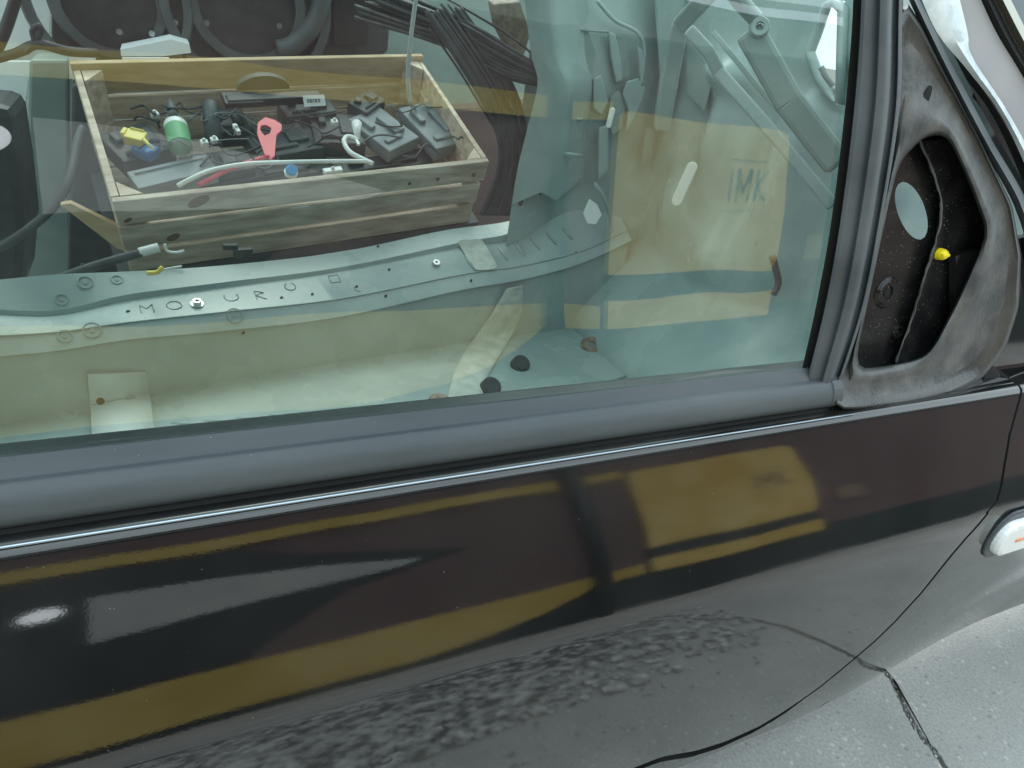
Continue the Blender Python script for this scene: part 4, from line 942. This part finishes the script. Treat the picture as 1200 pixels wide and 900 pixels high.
# red bracket with a hole
RO = [(302, 143), (311, 137), (322, 140), (331, 146), (330, 153), (324, 158), (323, 170), (322, 184), (316, 187), (311, 183), (306, 170), (301, 156)]
RH = [(305, 152), (306, 147), (312, 146.5), (318, 150), (316, 156), (310, 158.5)]
cc = Vector((311, 152.5)); ro_, rh_ = radial(RO, cc, 36), radial(RH, cc, 36)
v = [cpt(p.x, p.y, .02) for p in ro_] + [cpt(p.x, p.y, .02) for p in rh_] + [cpt(p.x, p.y, .02) - cn * .007 for p in ro_] + [cpt(p.x, p.y, .02) - cn * .007 for p in rh_]
f = []
for i in range(36):
    j = (i + 1) % 36; f += [(i, j, 36 + j, 36 + i), (72 + i, 108 + i, 108 + j, 72 + j), (i, 72 + i, 72 + j, j), (36 + i, 36 + j, 108 + j, 108 + i)]
tag(mesh('red_bracket', v, f, RED, bevel=.0015), 'bright red flat bracket with a round hole in the crate middle', 'bracket')
wt = empty('wire_tangle', cpt(340, 165, .08), 'tangle of thin dark wires lying over the parts in the crate', 'wires')
for k in range(26):
    x0, y0 = random.uniform(150, 530), random.uniform(125, 195); pts = [cpt(x0 + q * random.uniform(6, 16), y0 + random.uniform(-9, 9), random.uniform(.02, .07)) for q in range(5)]
    mb = MB(); mb.tube(smoothpath(pts, 5), random.uniform(.0015, .004), 6); mb.build('wire', random.choice((DARK, DARK, DARK2, DARK2, GREY)), wt, smooth=True)
# white hose, red lead
mb = MB(); mb.tube(smoothpath([cpt(x, y, h) for x, y, h in [(208, 218, .03), (225, 209, .015), (250, 199, .01), (290, 192, .01), (340, 190, .01), (390, 189, .012), (430, 189, .02)]]), .0065, 10); tag(mb.build('white_hose', WHITEP, smooth=True), 'thin white hose curving along the crate front', 'hose')
mb = MB(); mb.tube(smoothpath([cpt(x, y, h) for x, y, h in [(232, 217, .03), (255, 205, .02), (275, 196, .03), (300, 187, .03), (316, 183, .02)]]), .006, 10); tag(mb.build('red_lead', RED, smooth=True), 'red cable under the white hose by the red bracket', 'cable')
# blue cap on a white base
c = cpt(341, 200, .015); bc = empty('blue_stopper', c, 'round sky-blue stopper on a white base at the crate front', 'stopper')
mb = MB(); mb.disc(c, -cb + cn, .017, .022, 18, .015); mb.build('cap', CYAN, bc, bevel=.002)
mb = MB(); mb.disc(c - cn * .012, cn, .02, .01, 16); mb.build('base', WHITEP, bc)
# white funnel clip
fn = empty('white_clip', cpt(418, 170, .03), 'white plastic clip with funnel end and curved arm in the crate', 'clip')
mb = MB(); mb.tube([cpt(418, 145, .02), cpt(418, 152, .02), cpt(419, 163, .03)], [.017, .013, .008], 12); mb.build('funnel', WHITEP, fn, smooth=True)
mb = MB(); mb.tube(smoothpath([cpt(x, y, .03) for x, y in [(420, 164), (408, 160), (403, 166), (410, 178), (424, 186), (437, 192)]]), .008, 8); mb.build('arm', WHITEP, fn, smooth=True)
mb = MB(); mb.box(cpt(419, 167, .02), ca * .004, cb * .012, cn * .004); mb.build('tongue', WHITEP, fn)

# ------------------------------------------------------------------ wiring loom hanging from the far pillar
lm = empty('wiring_loom', at(645, 95, 1.95), 'thick bundle of black wiring hanging from the far pillar', 'wiring')
for k in range(48):
    a = random.uniform(-20, 20); b = random.gauss(0, 12)
    mb = MB(); mb.tube(smoothpath([at(648 + a * .1, 96 + b * .3, 1.95), at(600 + a * .4, 76 + b, 2.02), at(545 + a * .5, 45 + b * 1.1, 2.1), at(490 + a, 22 + b * 1.2, 2.2), at(435 + a, 2 + b * 1.5, 2.35)]), random.uniform(.0035, .0085), 6); mb.build('cable', LOOM, lm, smooth=True)
for k in range(36):
    a = random.uniform(-22, 22); b = random.uniform(-16, 16)
    mb = MB(); mb.tube(smoothpath([at(520 + a, 20 + b, 2.12), at(555 + a, 70 + b, 2.06), at(585 + a, 120 + b, 2.03), at(603 + a * .8, 170, 2.02), at(598 + a * .9, 215, 2.02), at(585 + a, 252, 2.04)]), random.uniform(.0035, .0085), 6); mb.build('cable', LOOM, lm, smooth=True)
mb = MB(); mb.tube(smoothpath([at(x, y, y_) for x, y, y_ in [(490, -20, 1.99), (482, 40, 1.99), (478, 90, 2.0), (481, 120, 2.02)]]), .006, 8); tag(mb.build('pale_strap', SHEET, smooth=True), 'pale plastic strip hanging in front of the crate and loom', 'strap')
o, c = None, at(598, 40, 2.05); mb = MB(); mb.prism([at(x, y, 2.08) for x, y in [(578, 5), (610, 2), (622, 40), (614, 66), (596, 58), (584, 35)]], (0, .05, .01)); tag(mb.build('hinge_cover', RUST, bevel=.004), 'brown angular hinge cover hanging beside the far pillar', 'cover')

# ------------------------------------------------------------------ removed door standing behind the crate
dp = empty('removed_door', at(250, 40, 2.95), 'dark bare inner door standing upright behind the crate', 'car door')
YD = 2.95
mb = MB(); mb.prism([at(x, y, YD) for x, y in [(60, -160), (470, -140), (455, 60), (430, 78), (60, 118)]], (0, .06, 0)); mb.build('door_shell', DARK, dp, bevel=.01)
mb = MB()
for (px, py, r) in ((290, 5, .30), (128, 2, .26)):
    c = at(px, py, YD - .012); mb = MB(); mb.disc(c, (0, -1, 0), r, .03, 40, r * .96, hole=r * .86); mb.disc(c, (0, -1, 0), r * .7, .018, 36, r * .66, hole=r * .55); mb.build('speaker_ring', DARK2, dp)
mb = MB(); mb.tube(smoothpath([at(x, y, YD - .03) for x, y in [(385, -40), (372, 20), (345, 52), (325, 58)]]), .035, 10); mb.build('stiffener', DARK2, dp, smooth=True)
for px, py in ((242, 27), (205, 26), (327, 30), (140, 37), (178, 39)):
    mb = MB(); mb.disc(at(px, py, YD - .03), (0, -1, 0), .010, .01, 10); mb.build('screw', STEEL, dp)
mb = MB(); mb.prism([at(x, y, YD - .03) for x, y in [(390, 0), (435, 0), (430, 52), (392, 52)]], (0, .02, 0)); mb.build('dark_opening', GAP, dp)

mb = MB(); a = at(452, 280, 3.3); mb.prism([at(430, -150, 3.3), at(760, -150, 3.3), Vector((at(760, 280, 3.3).x, 3.3, 0)), Vector((at(430, 280, 3.3).x, 3.3, 0))], (0, .08, 0)); bpn = mb.build('backdrop_panel', MINTD, bevel=.02); tag(bpn, 'large grey-green backdrop added beyond the loom to darken the bright ground', 'backdrop')  # added backdrop, puts a darker tone over the bright ground beyond the crate
mb = MB(); mb.prism([at(470, 130, 2.9), at(625, 120, 2.9), Vector((at(640, 280, 2.9).x, 2.9, 0)), Vector((at(470, 280, 2.9).x, 2.9, 0))], (0, .1, 0)); tag(mb.build('brown_board', BROWN, bevel=.02), 'dull brown board leaning behind the crate right end', 'board')
mb = MB(); mb.prism([(-3.5, 4.4, 0), (1.2, 4.4, 0), (1.2, 4.4, 2.2), (-3.5, 4.4, 2.2)], (0, .2, 0)); tag(mb.build('yard_wall', CONC), 'grey yard wall in the distance beyond the car', 'wall')
# pale sheets and boards at the left
def sheet(name, pts, y, m, label, cat, th=.012):
    mb = MB(); mb.prism([at(a, b, y) for a, b in pts], (0, th, 0)); return tag(mb.build(name, m), label, cat)
sheet('white_board', [(-60, -60), (58, -40), (56, 55), (-60, 90)], 3.2, WHITE, 'large white board standing at the far left behind the clutter', 'board', .03)
sheet('white_box', [(141, 58), (200, 46), (222, 52), (224, 62), (190, 66), (142, 66)], 2.75, WHITE, 'white card box sticking up behind the crate corner', 'box', .16)
sheet('white_sheet', [(143, 68), (198, 68), (198, 78), (143, 82)], 2.7, WHITE, 'white card strip just behind the crate rim', 'card', .02)
sheet('white_sheet', [(81, 64), (112, 60), (112, 70), (92, 94), (81, 92)], 2.68, WHITE, 'white card behind the crate left corner with bent wire', 'card', .02)
sheet('white_sheet', [(-40, 72), (36, 72), (30, 118), (-40, 120)], 2.9, WHITE, 'white card at the far left edge under the rod', 'card', .02)
sheet('white_sheet', [(50, 72), (58, 72), (56, 125), (52, 110)], 2.85, WHITE, 'narrow white card slip beside the dark post', 'card', .02)
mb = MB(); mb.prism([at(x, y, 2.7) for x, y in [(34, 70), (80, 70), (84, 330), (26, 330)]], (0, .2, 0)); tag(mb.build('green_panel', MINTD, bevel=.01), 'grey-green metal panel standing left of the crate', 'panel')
mb = MB(); mb.prism([at(x, y, 2.55) for x, y in [(84, 100), (104, 96), (140, 330), (78, 330)]], (0, .2, 0)); tag(mb.build('dark_panel', DARK2, bevel=.01), 'dark grey panel against the left side of the crate', 'panel')
mb = MB(); mb.prism([at(x, y, 2.2) for x, y in [(-90, 118), (14, 124), (26, 200), (34, 270), (28, 345), (-90, 365)]], (0, .25, 0)); tag(mb.build('black_bag', DARK, bevel=.03), 'black lumpy bag at the left edge behind the sill', 'bag')
mb = MB(); mb.prism([at(x, y, 2.12) for x, y in [(70, 240), (82, 238), (152, 272), (150, 296), (138, 292)]], (0, .03, 0)); tag(mb.build('offcut', WOOD3, bevel=.002), 'short pine offcut leaning against the crate front left corner', 'plank')
def lead(name, pts, r, m, label, cat):
    mb = MB(); mb.tube(smoothpath([at(*p) for p in pts]), r, 8); return tag(mb.build(name, m, smooth=True), label, cat)
lead('black_rod', [(-30, 110, 2.6), (4, 40, 2.6), (24, -20, 2.6)], .016, DARK, 'black rod slanting across the white board', 'rod')
lead('looped_wire', [(30, 62, 2.55), (40, 50, 2.55), (38, 36, 2.55), (46, 30, 2.55), (48, 38, 2.55), (40, 50, 2.55)], .008, DARK, 'black wire ending in a small loop before the white board', 'wire')
lead('tangled_cable', [(-10, 70, 2.6), (20, 62, 2.58), (45, 52, 2.55), (80, 60, 2.56), (115, 62, 2.6)], .014, DARK, 'sagging black cable below the white board', 'cable')
lead('black_hose', [(-20, 300, 2.1), (20, 278, 2.1), (60, 245, 2.15), (80, 212, 2.2), (90, 170, 2.3), (97, 150, 2.35)], .012, DARK2, 'long dark hose rising from the sill left of the crate', 'hose')
lead('grey_lever', [(60, 330, 1.92), (110, 312, 1.93), (165, 296, 1.95)], [.012] * 13, DARK2, 'dark grey lever lying on the sill by the crate', 'lever')
lead('white_ferrule', [(163, 296, 1.95), (186, 290, 1.96)], .013, WHITEP, 'white sleeve at the tip of the grey lever', 'sleeve')
lead('white_hook', [(193, 286, 1.95), (196, 294, 1.95), (206, 296, 1.95), (216, 294, 1.95)], .004, WHITEP, 'small white wire hook before the crate boards', 'hook')
lead('bulb_stem', [(172, 320, 1.86), (184, 319, 1.86), (190, 313, 1.86)], .006, YEL, 'small yellow clip on the sill by the crate corner', 'clip')
lead('white_wire', [(190, 316, 1.86), (213, 312, 1.87)], .003, WHITEP, 'short white wire beside the yellow clip on the sill', 'wire')
p, n_ = sillpt(285, 301); mb = MB(); mb.box(p + n_ * .014, (.024, .004, 0), (0, .012, 0), n_ * .013); mb.box(p + n_ * .018 + Vector((-.03, 0, .012)), (.018, 0, 0), (0, .01, 0), n_ * .008)
tag(mb.build('black_connector', DARK, bevel=.003), 'black angled connector resting on the sill below the crate', 'connector')
p, n_ = sillpt(231, 357); nu = empty('nut', p, 'shiny hexagon nut lying on the sill lettering', 'nut')
mb = MB(); mb.disc(p, n_, .016, .004, 24, hole=.007); mb.build('washer', STEEL, nu); mb = MB(); mb.disc(p + n_ * .004, n_, .011, .010, 6, hole=.006); mb.build('hex', STEEL, nu)
p, n_ = sillpt(511, 310); mb = MB(); mb.disc(p, n_, .012, .012, 6, hole=.005); tag(mb.build('small_nut', STEEL), 'small pale nut on the sill beside the sealer patch', 'nut')
